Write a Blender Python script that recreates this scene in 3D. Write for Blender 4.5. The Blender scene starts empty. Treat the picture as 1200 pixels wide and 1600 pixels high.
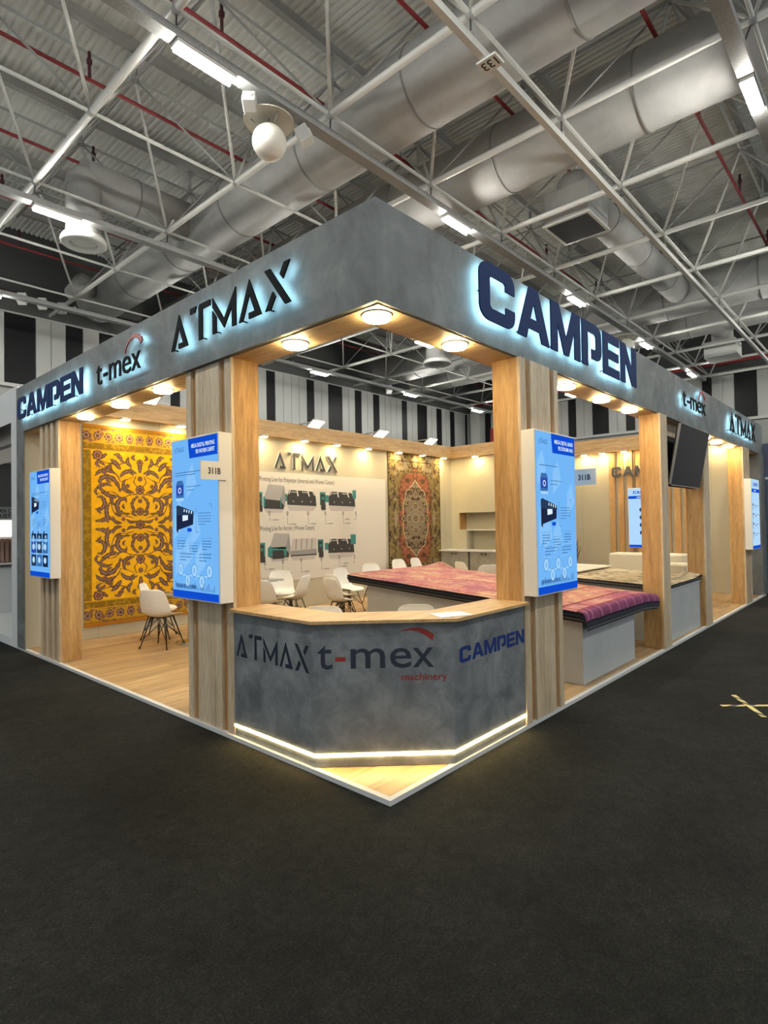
import bpy, math, random
import numpy as np
from mathutils import Vector, Matrix, noise as mnoise
from mathutils.geometry import tessellate_polygon
random.seed(7); rng = np.random.default_rng(5)
SC = bpy.context.scene
COL = SC.collection
PI = math.pi

# ------------------------------------------------------------------ materials
def new_mat(name):
    m = bpy.data.materials.new(name); m.use_nodes = True
    nt = m.node_tree; b = nt.nodes['Principled BSDF']
    return m, nt, b

def plain(name, col, rough=.6, metal=0, emit=None, strength=0, spec=None):
    m, nt, b = new_mat(name)
    b.inputs['Base Color'].default_value = (*col, 1)
    b.inputs['Roughness'].default_value = rough
    b.inputs['Metallic'].default_value = metal
    if spec is not None: b.inputs['Specular IOR Level'].default_value = spec
    if emit:
        b.inputs['Emission Color'].default_value = (*emit, 1)
        b.inputs['Emission Strength'].default_value = strength
    return m

def glow(name, col, strength):
    m = bpy.data.materials.new(name); m.use_nodes = True
    nt = m.node_tree; nt.nodes.clear()
    o = nt.nodes.new('ShaderNodeOutputMaterial'); e = nt.nodes.new('ShaderNodeEmission')
    e.inputs[0].default_value = (*col, 1); e.inputs[1].default_value = strength
    nt.links.new(e.outputs[0], o.inputs[0])
    return m

def ramp(nt, stops):
    r = nt.nodes.new('ShaderNodeValToRGB'); el = r.color_ramp.elements
    while len(el) < len(stops): el.new(.5)
    for e, (p, c) in zip(el, stops):
        e.position = p; e.color = (*c, 1)
    return r

def coords(nt, scale, kind='Object'):
    t = nt.nodes.new('ShaderNodeTexCoord'); mp = nt.nodes.new('ShaderNodeMapping')
    mp.inputs['Scale'].default_value = scale
    nt.links.new(t.outputs[kind], mp.inputs[0])
    return mp

def noise_tex(nt, vec, scale, detail=6, rough=.6, dist=0):
    n = nt.nodes.new('ShaderNodeTexNoise')
    n.inputs['Scale'].default_value = scale; n.inputs['Detail'].default_value = detail
    n.inputs['Roughness'].default_value = rough; n.inputs['Distortion'].default_value = dist
    nt.links.new(vec.outputs[0], n.inputs['Vector'])
    return n

def mix(nt, a, b, fac, mode='MIX'):
    m = nt.nodes.new('ShaderNodeMix'); m.data_type = 'RGBA'; m.blend_type = mode
    if isinstance(fac, (int, float)): m.inputs[0].default_value = fac
    else: nt.links.new(fac, m.inputs[0])
    for sock, v in ((m.inputs[6], a), (m.inputs[7], b)):
        if isinstance(v, tuple): sock.default_value = (*v, 1)
        else: nt.links.new(v, sock)
    return m

def bump(nt, b, h, strength, dist=.01):
    bp = nt.nodes.new('ShaderNodeBump'); bp.inputs['Strength'].default_value = strength
    bp.inputs['Distance'].default_value = dist
    nt.links.new(h, bp.inputs['Height']); nt.links.new(bp.outputs[0], b.inputs['Normal'])

def oak(name, dark, mid, light, axis='z', rough=.5):
    m, nt, b = new_mat(name)
    s = {'z': (9, 9, .7), 'x': (.7, 9, 9), 'y': (9, .7, 9)}[axis]
    mp = coords(nt, s)
    n1 = noise_tex(nt, mp, 1.2, 8, .65, .6)
    s2 = tuple(v * 6 for v in s)
    mp2 = coords(nt, s2); n2 = noise_tex(nt, mp2, 1.5, 3, .6)
    r = ramp(nt, [(.28, dark), (.5, mid), (.72, light)])
    nt.links.new(n1.outputs[0], r.inputs[0])
    r2 = ramp(nt, [(.3, (.72, .72, .72)), (.7, (1.1, 1.1, 1.1))])
    nt.links.new(n2.outputs[0], r2.inputs[0])
    mx = mix(nt, r.outputs[0], r2.outputs[0], 1.0, 'MULTIPLY')
    # knots
    s3 = {'z': (3.2, 3.2, 1.3), 'x': (1.3, 3.2, 3.2), 'y': (3.2, 1.3, 3.2)}[axis]
    mp3 = coords(nt, s3); v = nt.nodes.new('ShaderNodeTexVoronoi'); v.inputs['Scale'].default_value = 1.0
    nt.links.new(mp3.outputs[0], v.inputs['Vector'])
    r3 = ramp(nt, [(.0, (.35, .3, .25)), (.07, (1, 1, 1))])
    nt.links.new(v.outputs['Distance'], r3.inputs[0])
    mx2 = mix(nt, mx.outputs[2], r3.outputs[0], .8, 'MULTIPLY')
    nt.links.new(mx2.outputs[2], b.inputs['Base Color'])
    b.inputs['Roughness'].default_value = rough
    return m

def mottled(name, c0, c1, c2, scale=2.0, rough=.55, streak=(1, 1, 1), bmp=0):
    m, nt, b = new_mat(name)
    mp = coords(nt, streak)
    n1 = noise_tex(nt, mp, scale, 10, .65, .4)
    r = ramp(nt, [(.3, c0), (.5, c1), (.72, c2)])
    nt.links.new(n1.outputs[0], r.inputs[0]); nt.links.new(r.outputs[0], b.inputs['Base Color'])
    b.inputs['Roughness'].default_value = rough
    if bmp: bump(nt, b, n1.outputs[0], bmp)
    return m

def hall_carpet(name):
    m, nt, b = new_mat(name)
    mp = coords(nt, (1, 1, 1))
    n1 = noise_tex(nt, mp, 90, 5, .8); n2 = noise_tex(nt, mp, 1.1, 6, .65); n3 = noise_tex(nt, mp, 14, 6, .75, 1)
    r = ramp(nt, [(.3, (.0035, .0035, .0035)), (.55, (.0145, .015, .0135)), (.75, (.048, .049, .043))])
    nt.links.new(n1.outputs[0], r.inputs[0])
    r2 = ramp(nt, [(.3, (.65, .65, .65)), (.7, (1.45, 1.45, 1.42))]); nt.links.new(n2.outputs[0], r2.inputs[0])
    r3 = ramp(nt, [(.3, (.55, .55, .55)), (.7, (1.45, 1.45, 1.42))]); nt.links.new(n3.outputs[0], r3.inputs[0])
    a = mix(nt, r.outputs[0], r2.outputs[0], 1., 'MULTIPLY'); a2 = mix(nt, a.outputs[2], r3.outputs[0], 1., 'MULTIPLY')
    nt.links.new(a2.outputs[2], b.inputs['Base Color']); b.inputs['Roughness'].default_value = .97
    b.inputs['Specular IOR Level'].default_value = .15
    bump(nt, b, n1.outputs[0], .5, .01)
    return m

def plank_floor(name):
    m, nt, b = new_mat(name)
    mp = coords(nt, (1, 1, 1))
    br = nt.nodes.new('ShaderNodeTexBrick'); br.offset = .37; br.squash = 1
    br.inputs['Color1'].default_value = (.50, .335, .17, 1); br.inputs['Color2'].default_value = (.36, .225, .105, 1)
    br.inputs['Mortar'].default_value = (.15, .09, .045, 1)
    br.inputs['Scale'].default_value = 1; br.inputs['Mortar Size'].default_value = .0018
    br.inputs['Brick Width'].default_value = 1.38; br.inputs['Row Height'].default_value = .193
    br.inputs['Bias'].default_value = 0
    nt.links.new(mp.outputs[0], br.inputs['Vector'])
    mp2 = coords(nt, (1.0, 14, 14)); n = noise_tex(nt, mp2, 1.3, 8, .65, .7)
    r = ramp(nt, [(.3, (.55, .52, .48)), (.5, (.95, .95, .93)), (.7, (1.2, 1.2, 1.18))])
    nt.links.new(n.outputs[0], r.inputs[0])
    mx = mix(nt, br.outputs[0], r.outputs[0], 1., 'MULTIPLY')
    nt.links.new(mx.outputs[2], b.inputs['Base Color']); b.inputs['Roughness'].default_value = .42
    return m

def attr_mat(name, rough=.95):
    m, nt, b = new_mat(name)
    a = nt.nodes.new('ShaderNodeAttribute'); a.attribute_name = 'pattern'
    nt.links.new(a.outputs[0], b.inputs['Base Color'])
    b.inputs['Roughness'].default_value = rough; b.inputs['Specular IOR Level'].default_value = .15
    mp = coords(nt, (1, 1, 1)); n = noise_tex(nt, mp, 220, 2, .6); bump(nt, b, n.outputs[0], .35, .004)
    return m

M = {}
M['hall_carpet'] = hall_carpet('hall_carpet')
M['planks'] = plank_floor('oak_plank_floor')
M['oak'] = oak('oak_veneer', (.36, .185, .058), (.55, .315, .112), (.68, .43, .175))
M['oak_x'] = oak('oak_veneer_x', (.42, .25, .10), (.58, .365, .155), (.68, .45, .21), 'x')
M['oak_y'] = oak('oak_veneer_y', (.42, .25, .10), (.58, .365, .155), (.68, .45, .21), 'y')
M['oak_cool_lit'] = oak('cool_lit_oak_veneer', (.42, .315, .19), (.62, .485, .315), (.74, .61, .43))  # same oak on aisle-facing sides, cool hall light put into the colour
M['groove'] = oak('brown_groove_board', (.34, .17, .06), (.48, .255, .09), (.56, .31, .12))
M['oak_soffit'] = oak('soffit_board', (.46, .33, .18), (.58, .43, .25), (.66, .51, .31), 'y')
M['concrete'] = mottled('concrete_laminate', (.070, .080, .080), (.128, .141, .138), (.21, .225, .215), 2.6, .55)
M['concrete_dark'] = mottled('dark_concrete_laminate', (.10, .112, .116), (.18, .195, .198), (.285, .30, .298), 4.5, .45)
M['cab_concrete'] = mottled('cabinet_concrete_laminate', (.17, .16, .13), (.26, .25, .21), (.34, .33, .28), 3, .5)
M['wall'] = mottled('cream_wall_board', (.44, .40, .285), (.465, .425, .305), (.49, .45, .325), 1.2, .65)
M['white_board'] = plain('white_laminate', (.62, .63, .60), .45)
M['plinth'] = mottled('pale_laminate', (.40, .42, .41), (.44, .46, .45), (.48, .50, .49), 1.5, .5)
M['trim_white'] = plain('white_edge_profile', (.62, .62, .60), .45)
M['metal_white'] = plain('white_painted_steel', (.60, .60, .56), .5)
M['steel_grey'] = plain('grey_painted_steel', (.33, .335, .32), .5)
M['steel_dark'] = plain('dark_steel', (.06, .06, .06), .5)
M['galv'] = mottled('galvanised_duct', (.34, .34, .325), (.39, .39, .375), (.44, .44, .42), 1.5, .62)
M['duct_seam'] = plain('duct_seam_grey', (.25, .25, .24), .5)
M['deck'] = mottled('roof_deck', (.60, .60, .56), (.67, .67, .625), (.73, .73, .68), .8, .6)
M['purlin'] = plain('purlin_grey', (.33, .33, .31), .55)
M['red_pipe'] = plain('red_pipe_paint', (.22, .018, .02), .45)
M['dark_red'] = plain('dark_red_paint', (.07, .012, .018), .5)
M['tray'] = mottled('galvanised_tray', (.25, .255, .25), (.32, .325, .315), (.38, .385, .37), 30, .5)
M['black'] = plain('black_plastic', (.012, .012, .013), .4)
M['black_matt'] = plain('black_matt', (.010, .010, .010), .8)
M['blacklet'] = plain('black_acrylic', (.009, .011, .013), .6, spec=.06)
M['navylet'] = plain('navy_acrylic', (.017, .038, .120), .6, spec=.06)
M['greylet'] = plain('dark_grey_acrylic', (.060, .060, .064), .5, spec=.1)
M['redlet'] = plain('red_acrylic', (.35, .035, .03), .4)
M['print_navy'] = plain('navy_print', (.012, .02, .036), .45)
M['print_slate'] = plain('slate_print', (.022, .03, .045), .45)
M['print_blue'] = plain('blue_print', (.008, .03, .17), .45)
M['print_red'] = plain('red_print', (.30, .03, .022), .45)
M['print_black'] = plain('black_print', (.05, .05, .05), .6)
M['halo'] = glow('letter_back_light', (.42, .80, 1.0), 13)
M['down'] = glow('warm_downlight_diffuser', (1.0, .75, .38), 100)
M['spot'] = glow('warm_spot_lens', (1.0, .72, .33), 310)
M['flood'] = glow('warm_flood_lens', (1.0, .74, .36), 75)
M['tube'] = glow('fluorescent_tube', (1.0, .98, .90), 380)
M['led'] = glow('warm_led_strip', (1.0, .70, .26), 48)
M['chair'] = plain('white_chair_shell', (.80, .78, .71), .35)
M['wire'] = plain('black_wire', (.012, .012, .012), .4)
M['chrome'] = plain('chrome', (.75, .75, .74), .15, 1)
M['globe'] = mottled('cream_globe_shell', (.62, .60, .53), (.66, .64, .57), (.69, .67, .60), 2, .5)
M['panel_white'] = plain('pale_wall_cladding', (.28, .285, .27), .45)
M['panel_black'] = plain('black_wall_cladding', (.007, .007, .008), .45, spec=.12)
M['hall_dark'] = plain('dark_wall_louvre', (.055, .057, .055), .7)
M['hall_low'] = plain('lower_hall_wall', (.22, .22, .21), .7)
M['paper'] = plain('white_paper', (.75, .75, .72), .6)
M['sign_card'] = plain('number_card', (.74, .71, .64), .5)
M['tape_y'] = plain('yellow_tape', (.62, .52, .16), .5)
M['tape_b'] = plain('black_tape', (.02, .02, .02), .5)
M['rug'] = attr_mat('woven_rug_pile')
M['navy_edge'] = plain('navy_carpet_backing', (.012, .016, .030), .9)
M['black_edge'] = plain('black_carpet_backing', (.010, .010, .011), .9)
M['grey_edge'] = plain('grey_carpet_edge', (.10, .10, .10), .9)
M['cream_pad'] = plain('cream_pad', (.72, .66, .50), .8)
M['glass'] = plain('table_glass', (.80, .86, .82), .08)
_g = M['glass'].node_tree.nodes['Principled BSDF']; _g.inputs['Transmission Weight'].default_value = .75
M['leaf'] = plain('dark_leaf', (.03, .07, .025), .5)
M['pot'] = plain('dark_pot', (.05, .05, .05), .5)
M['nb_white'] = plain('neighbour_white', (.62, .64, .64), .5)
M['nb_blue'] = plain('neighbour_slate', (.075, .09, .15), .5)
M['nb_dark'] = plain('neighbour_dark', (.02, .022, .03), .5)
M['pink_slat'] = plain('copper_slat', (.38, .24, .18), .4)
M['nb_glow'] = glow('neighbour_light_strip', (1, .93, .82), 4)
M['tv_screen'] = plain('switched_off_screen', (.010, .012, .016), .08, spec=.35)
M['tv_frame'] = plain('silver_tv_frame', (.35, .34, .31), .35)
def scr(name, c, s=1.0): M[name] = glow(name, c, s)
scr('s_bg', (.17, .47, .93), 1.0); scr('s_bg2', (.25, .55, .95), 1.0); scr('s_blue', (.005, .075, .62)); scr('s_dark', (.012, .02, .06))
scr('s_mid', (.045, .16, .42)); scr('s_white', (.75, .9, 1.0)); scr('s_text', (.04, .12, .30)); scr('s_pale', (.36, .66, .97)); scr('s_violet', (.03, .07, .42))
scr('s_teal', (.02, .045, .10)); scr('s_soft', (.16, .38, .72)); scr('s_paper', (.45, .70, .98))
# print colours for the poster
M['p_paper'] = plain('poster_paper', (.62, .58, .50), .7)
M['p_dark'] = plain('poster_dark', (.028, .027, .025), .7)
M['p_grey'] = plain('poster_grey', (.26, .25, .24), .7)
M['p_lgrey'] = plain('poster_light_grey', (.36, .34, .32), .7)
M['p_teal'] = plain('poster_teal', (.03, .19, .18), .7)
M['p_white'] = plain('poster_white', (.66, .63, .58), .7)
M['p_smear'] = plain('poster_print_grey', (.47, .43, .39), .7)

# ------------------------------------------------------------------ mesh helpers
class MB:
    def __init__(s): s.v = []; s.f = []; s.m = []; s.sm = []
    def add(s, verts, faces, mi=0, smooth=False):
        b = len(s.v); s.v += [Vector(p) for p in verts]
        for f in faces: s.f.append([b + i for i in f]); s.m.append(mi); s.sm.append(smooth)
        return s
    def box(s, x0, x1, y0, y1, z0, z1, mi=0, bev=0):
        if bev:
            b = bev; import itertools
            vs = []; idx = {}
            for ix, iy, iz in itertools.product((0, 1), repeat=3):
                X = (x0, x1)[ix]; Y = (y0, y1)[iy]; Z = (z0, z1)[iz]
                sx = (1, -1)[ix]; sy = (1, -1)[iy]; sz = (1, -1)[iz]
                idx[ix, iy, iz, 'x'] = len(vs); vs.append((X, Y + sy * b, Z + sz * b))
                idx[ix, iy, iz, 'y'] = len(vs); vs.append((X + sx * b, Y, Z + sz * b))
                idx[ix, iy, iz, 'z'] = len(vs); vs.append((X + sx * b, Y + sy * b, Z))
            F = []
            c = Vector(((x0 + x1) / 2, (y0 + y1) / 2, (z0 + z1) / 2))
            def q(*k):
                f = [idx[t] for t in k]; p = [Vector(vs[i]) for i in f]
                n = (p[1] - p[0]).cross(p[2] - p[0]); ctr = sum(p, Vector()) / len(p)
                if n.dot(ctr - c) < 0: f.reverse()
                F.append(f)
            for a in (0, 1):
                q((a,0,0,'x'),(a,1,0,'x'),(a,1,1,'x'),(a,0,1,'x')); q((0,a,0,'y'),(1,a,0,'y'),(1,a,1,'y'),(0,a,1,'y')); q((0,0,a,'z'),(1,0,a,'z'),(1,1,a,'z'),(0,1,a,'z'))
            for a in (0, 1):
                for c2 in (0, 1):
                    q((0,a,c2,'y'),(1,a,c2,'y'),(1,a,c2,'z'),(0,a,c2,'z'))
                    q((a,0,c2,'x'),(a,1,c2,'x'),(a,1,c2,'z'),(a,0,c2,'z'))
                    q((a,c2,0,'x'),(a,c2,1,'x'),(a,c2,1,'y'),(a,c2,0,'y'))
            for k in itertools.product((0, 1), repeat=3): q((*k,'x'),(*k,'y'),(*k,'z'))
            return s.add(vs, F, mi)
        v = [(x0,y0,z0),(x1,y0,z0),(x1,y1,z0),(x0,y1,z0),(x0,y0,z1),(x1,y0,z1),(x1,y1,z1),(x0,y1,z1)]
        return s.add(v, [(0,3,2,1),(4,5,6,7),(0,1,5,4),(1,2,6,5),(2,3,7,6),(3,0,4,7)], mi)
    def prism(s, pts, z0, z1, mi=0, top=None):
        a = sum(pts[i][0]*pts[(i+1)%len(pts)][1]-pts[(i+1)%len(pts)][0]*pts[i][1] for i in range(len(pts)))
        if a < 0: pts = pts[::-1]
        n = len(pts); f0 = (lambda p: z0) if not callable(z0) else z0; f1 = (lambda p: z1) if not callable(z1) else z1
        v = [(*p, f0(p)) for p in pts] + [(*p, f1(p)) for p in pts]
        s.add(v, [list(range(n))[::-1]] , mi); b = len(s.v) - 2*n
        s.f.append([b + n + i for i in range(n)]); s.m.append(mi if top is None else top); s.sm.append(False)
        for i in range(n): s.f.append([b+i, b+(i+1)%n, b+n+(i+1)%n, b+n+i]); s.m.append(mi); s.sm.append(False)
        return s
    def tube(s, a, b, r, n=8, mi=0, r2=None, cap=True, smooth=True):
        a = Vector(a); b = Vector(b); d = (b - a).normalized(); r2 = r if r2 is None else r2
        u = d.orthogonal().normalized(); w = d.cross(u)
        v = []
        for p, rr in ((a, r), (b, r2)):
            for i in range(n):
                t = 2*PI*i/n; v.append(p + u*rr*math.cos(t) + w*rr*math.sin(t))
        F = [(i, (i+1)%n, n+(i+1)%n, n+i) for i in range(n)]
        s.add(v, F, mi, smooth)
        if cap:
            k = len(s.v) - 2*n
            s.f.append([k+i for i in range(n)][::-1]); s.m.append(mi); s.sm.append(False)
            s.f.append([k+n+i for i in range(n)]); s.m.append(mi); s.sm.append(False)
        return s
    def path(s, pts, r, n=6, mi=0):
        for a, b in zip(pts, pts[1:]): s.tube(a, b, r, n, mi)
        return s
    def sphere(s, c, r, nu=16, nv=10, mi=0):
        v = [(c[0], c[1], c[2]-r)]
        for j in range(1, nv):
            t = -PI/2 + PI*j/nv
            for i in range(nu):
                p = 2*PI*i/nu; v.append((c[0]+r*math.cos(t)*math.cos(p), c[1]+r*math.cos(t)*math.sin(p), c[2]+r*math.sin(t)))
        v.append((c[0], c[1], c[2]+r)); F = []
        for i in range(nu): F.append((0, 1+(i+1)%nu, 1+i))
        for j in range(nv-2):
            for i in range(nu): a = 1+j*nu; F.append((a+i, a+(i+1)%nu, a+nu+(i+1)%nu, a+nu+i))
        a = 1+(nv-2)*nu
        for i in range(nu): F.append((a+i, a+(i+1)%nu, len(v)-1))
        return s.add(v, F, mi, True)
    def lathe(s, c, prof, n=24, mi=0, smooth=True):
        v = []
        for r, z in prof:
            for i in range(n):
                t = 2*PI*i/n; v.append((c[0]+r*math.cos(t), c[1]+r*math.sin(t), c[2]+z))
        F = []
        for j in range(len(prof)-1):
            for i in range(n): F.append((j*n+i, j*n+(i+1)%n, (j+1)*n+(i+1)%n, (j+1)*n+i))
        return s.add(v, F, mi, smooth)
    def build(s, name, mats, parent=None, world=True, kind=None):
        me = bpy.data.meshes.new(name)
        vs = s.v
        if parent is not None and world:
            inv = WM[parent.name].inverted(); vs = [inv @ p for p in vs]
        me.from_pydata([tuple(p) for p in vs], [], s.f)
        if not isinstance(mats, (list, tuple)): mats = [mats]
        for m in mats: me.materials.append(M[m] if isinstance(m, str) else m)
        me.polygons.foreach_set('material_index', s.m); me.polygons.foreach_set('use_smooth', s.sm)
        me.update()
        o = bpy.data.objects.new(name, me); COL.objects.link(o)
        if parent is not None: o.parent = parent; WM[o.name] = WM[parent.name]
        else: WM[o.name] = Matrix()
        if kind: o['kind'] = kind
        return o
WM = {}

def tag(o, label, cat, group=None):
    o['label'] = label; o['category'] = cat
    if group: o['group'] = group
    return o

def thing(name, label, cat, loc=(0, 0, 0), group=None, mat=None, rotz=0):
    o = bpy.data.objects.new(name, None); COL.objects.link(o)
    o.empty_display_size = .1
    mw = mat if mat is not None else (Matrix.Translation(loc) @ Matrix.Rotation(rotz, 4, 'Z'))
    o.matrix_world = mw; WM[o.name] = mw.copy()
    return tag(o, label, cat, group)

def dup(root, loc, rotz, label, group=None):
    r = root.copy(); COL.objects.link(r)
    mw = Matrix.Translation(loc) @ Matrix.Rotation(rotz, 4, 'Z')
    r.matrix_world = mw; WM[r.name] = mw; r['label'] = label
    if group: r['group'] = group
    for ch in root.children:
        c = ch.copy(); COL.objects.link(c); c.parent = r
        for g in ch.children:
            d = g.copy(); COL.objects.link(d); d.parent = c
    return r

def struct(mb, name, mats): return mb.build(name, mats, kind='structure')

# frames: columns are local X (right as seen), local Y (up), local Z (towards the viewer)
def frame(origin, face):
    X = {'L': Vector((0, -1, 0)), 'R': Vector((1, 0, 0)), 'D': Vector((1, -1, 0)).normalized(), 'B': Vector((1, 0, 0))}[face] if isinstance(face, str) else Vector(face).normalized()
    Y = Vector((0, 0, 1)); Z = X.cross(Y)
    m = Matrix.Identity(4)
    for i in range(3): m[i][0] = X[i]; m[i][1] = Y[i]; m[i][2] = Z[i]; m[i][3] = origin[i]
    return m

def text_polys(body, bold=0.0, space=1.0):
    cu = bpy.data.curves.new('t', 'FONT'); cu.body = body; cu.size = 1; cu.offset = bold; cu.resolution_u = 3
    cu.space_character = space; cu.fill_mode = 'FRONT'
    o = bpy.data.objects.new('t', cu); COL.objects.link(o)
    dg = bpy.context.evaluated_depsgraph_get(); dg.update()
    me = bpy.data.meshes.new_from_object(o.evaluated_get(dg))
    v = [tuple(p.co)[:2] for p in me.vertices]; f = [list(p.vertices) for p in me.polygons]
    bpy.data.objects.remove(o); bpy.data.curves.remove(cu); bpy.data.meshes.remove(me)
    return v, f

class Flat:                       # flat graphics in a local frame, one mesh of many colours
    def __init__(s): s.mb = MB(); s.names = []
    def mi(s, n):
        if n not in s.names: s.names.append(n)
        return s.names.index(n)
    def poly(s, pts, mat, layer=0):
        a = sum(pts[i][0]*pts[(i+1)%len(pts)][1]-pts[(i+1)%len(pts)][0]*pts[i][1] for i in range(len(pts)))
        if a < 0: pts = pts[::-1]
        tri = tessellate_polygon([[Vector((x, y, 0)) for x, y in pts]]) if len(pts) > 4 else [tuple(range(len(pts)))]
        F = []
        for t in tri:
            p = [pts[i] for i in t]
            ar = sum(p[i][0]*p[(i+1)%len(p)][1]-p[(i+1)%len(p)][0]*p[i][1] for i in range(len(p)))
            F.append(t if ar > 0 else t[::-1])
        s.mb.add([(x, y, layer*.0012) for x, y in pts], F, s.mi(mat))
    def rect(s, x0, y0, x1, y1, mat, layer=0): s.poly([(x0,y0),(x1,y0),(x1,y1),(x0,y1)], mat, layer)
    def disc(s, x, y, rx, ry, mat, layer=0, n=18): s.poly([(x+rx*math.cos(2*PI*i/n), y+ry*math.sin(2*PI*i/n)) for i in range(n)], mat, layer)
    def ring(s, x, y, rx, ry, t, mat, layer=0, n=18):
        for i in range(n):
            a, b = 2*PI*i/n, 2*PI*(i+1)/n
            s.poly([(x+rx*math.cos(a), y+ry*math.sin(a)), (x+rx*math.cos(b), y+ry*math.sin(b)), (x+(rx-t)*math.cos(b), y+(ry-t)*math.sin(b)), (x+(rx-t)*math.cos(a), y+(ry-t)*math.sin(a))], mat, layer)
    def line(s, a, b, t, mat, layer=0):
        a = Vector(a); b = Vector(b); d = (b-a).normalized(); n = Vector((-d.y, d.x))*t/2
        s.poly([tuple(a-n), tuple(b-n), tuple(b+n), tuple(a+n)], mat, layer)
    def text(s, body, x0, y0, h, mat, layer=0, width=None, bold=0.0, align='l'):
        v, f = text_polys(body, bold)
        xs = [p[0] for p in v]; ys = [p[1] for p in v]
        hh = .73; k = h/hh; kx = k if width is None else width/(max(xs)-min(xs))
        w = (max(xs)-min(xs))*kx
        ox = x0 - min(xs)*kx - (w if align == 'r' else w/2 if align == 'c' else 0)
        s.mb.add([(ox+px*kx, y0+py*k, layer*.0012) for px, py in v], f, s.mi(mat))
    def textlines(s, x0, y1, x1, n, pitch, t, mat, layer=0):
        for i in range(n):
            e = x1 if i < n-1 else x0+(x1-x0)*.55
            x = x0; y = y1-i*pitch
            while x < e:
                w = random.uniform(.012, .03)
                s.rect(x, y-t, min(x+w, e), y, mat, layer); x += w+.005
    def build(s, name, parent=None, mat=None):
        for i, v in enumerate(s.mb.v):
            if mat is not None: s.mb.v[i] = mat @ v
        return s.mb.build(name, s.names, parent)

# ------------------------------------------------------------------ camera
R = ((0.673, -0.740, -0.017), (-0.003, -0.025, 1.0), (-0.740, -0.672, -0.019))
f_px = 904.9
def exact_rotation():
    d = lambda x, y: Vector(((x-600)/f_px, (800-y)/f_px, -1.0)).normalized()
    X = np.array(d(1422.8, 803.6)); Y = np.array(d(-395.7, 834.0)); Z = np.cross(X, Y); Z /= np.linalg.norm(Z)
    U, S, V = np.linalg.svd(np.stack([X, Y, Z], 1)); return U @ V
RR = exact_rotation().T
CAM = Vector((-2.630, -2.409, 1.72))
cd = bpy.data.cameras.new('camera'); cam = bpy.data.objects.new('camera', cd); COL.objects.link(cam)
cd.sensor_fit = 'AUTO'; cd.sensor_width = 36; cd.lens = f_px*36/1600; cd.clip_end = 200; cd.clip_start = .05
mw = Matrix.Identity(4)
for i in range(3):
    for j in range(3): mw[i][j] = RR[i][j]
    mw[i][3] = CAM[i]
cam.matrix_world = mw; SC.camera = cam

# ------------------------------------------------------------------ hall
HX, HY = 31.0, 20.2
struct(MB().box(-14, HX+.4, -14, HY+.4, -.2, 0), 'floor', 'hall_carpet')
mb = MB(); per = .15; x = -9.0; z0 = 12.05; pv = []
while x < HX+.3:
    pv += [(x, z0), (x+.055, z0), (x+.075, z0+.045), (x+.13, z0+.045)]; x += per
v = []; F = []
for (px, pz) in pv: v += [(px, -9, pz), (px, HY+.3, pz)]
for i in range(len(pv)-1): F.append((2*i, 2*i+1, 2*i+3, 2*i+2))
mb.add(v, F)
deck = struct(mb, 'ceiling', 'deck')
NX = [1.41+2.92*i for i in range(-1, 11)]; NY = [2.08+2.97*j for j in range(-2, 6)]
ZB, ZT = 9.0, 11.2
TX = [a+1.46 for a in NX[:-1]]; TY = [a+1.485 for a in NY[:-1]]
for y in [NY[0]-1.485]+TY+[TY[-1]+2.97]:
    MB().box(-9, HX+.3, y-.02, y+.02, 11.80, 12.05).box(-9, HX+.3, y-.07, y+.07, 11.79, 11.81).build('purlin', 'purlin', deck)
# hall walls: lower wall, pale and black cladding, dark louvre above
zc0, zc1 = 6.7, 9.12
mb = MB().box(-14, HX+.4, HY, HY+.4, 0, zc0, 0).box(-14, HX+.4, HY, HY+.4, zc1, 12.2, 1)
mb.box(-14, HX+.4, HY-.10, HY, zc0-.12, zc0, 2).box(-14, HX+.4, HY-.04, HY, zc1, zc1+.06, 2)
blk = [(3.22, 4.18), (5.16, 5.75), (6.33, 6.95), (9.18, 9.6), (11.6, 12.1), (14.03, 14.54), (16.53, 17.02), (18.0, 19.01), (19.98, 20.49), (21.46, 21.97), (23.98, 24.46), (25.46, 26.43), (27.44, 28.0), (28.93, 29.44), (30.7, 31)]
def clad(mb, spans, lo, hi, put):
    x = lo
    for a, b in spans+[(hi, hi)]:
        if a > x:
            n = max(1, round((a-x)/.5)); w = (a-x)/n
            for i in range(n): put(mb, x+i*w+.012, x+(i+1)*w-.012, 3, .03); 
        if b > a: put(mb, a+.005, b-.005, 4, .015)
        x = max(x, b)
put_y = lambda mb, a, b, mi, d: mb.box(a, b, HY-d, HY+.3, zc0, zc1, mi)
clad(mb, blk, -14, HX, put_y); mb.box(-14, HX, HY, HY+.3, zc0, zc1, 2)
struct(mb, 'wall_left', ['hall_low', 'hall_dark', 'steel_grey', 'panel_white', 'panel_black'])
mb = MB().box(HX, HX+.4, -14, HY+.4, 0, zc0, 0).box(HX, HX+.4, -14, HY+.4, zc1, 12.2, 1)
mb.box(HX-.12, HX, -14, HY, zc0-.14, zc0, 2).box(HX-.04, HX, -14, HY, zc1, zc1+.06, 2)
blk2 = [(-8, -7), (-5.5, -5), (-2.5, -1.5), (.2, .7), (3.05, 4.04), (5.05, 5.5), (7.2, 7.7), (8.93, 9.42), (10.4, 11.36), (12.36, 12.85), (14.6, 15.1), (16.4, 17.4), (18.3, 19.2)]
put_x = lambda mb, a, b, mi, d: mb.box(HX-d, HX+.3, a, b, zc0, zc1, mi)
clad(mb, blk2, -14, HY, put_x); mb.box(HX, HX+.3, -14, HY, zc0, zc1, 2)
struct(mb, 'wall_right', ['hall_low', 'hall_dark', 'steel_grey', 'panel_white', 'panel_black'])

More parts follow.
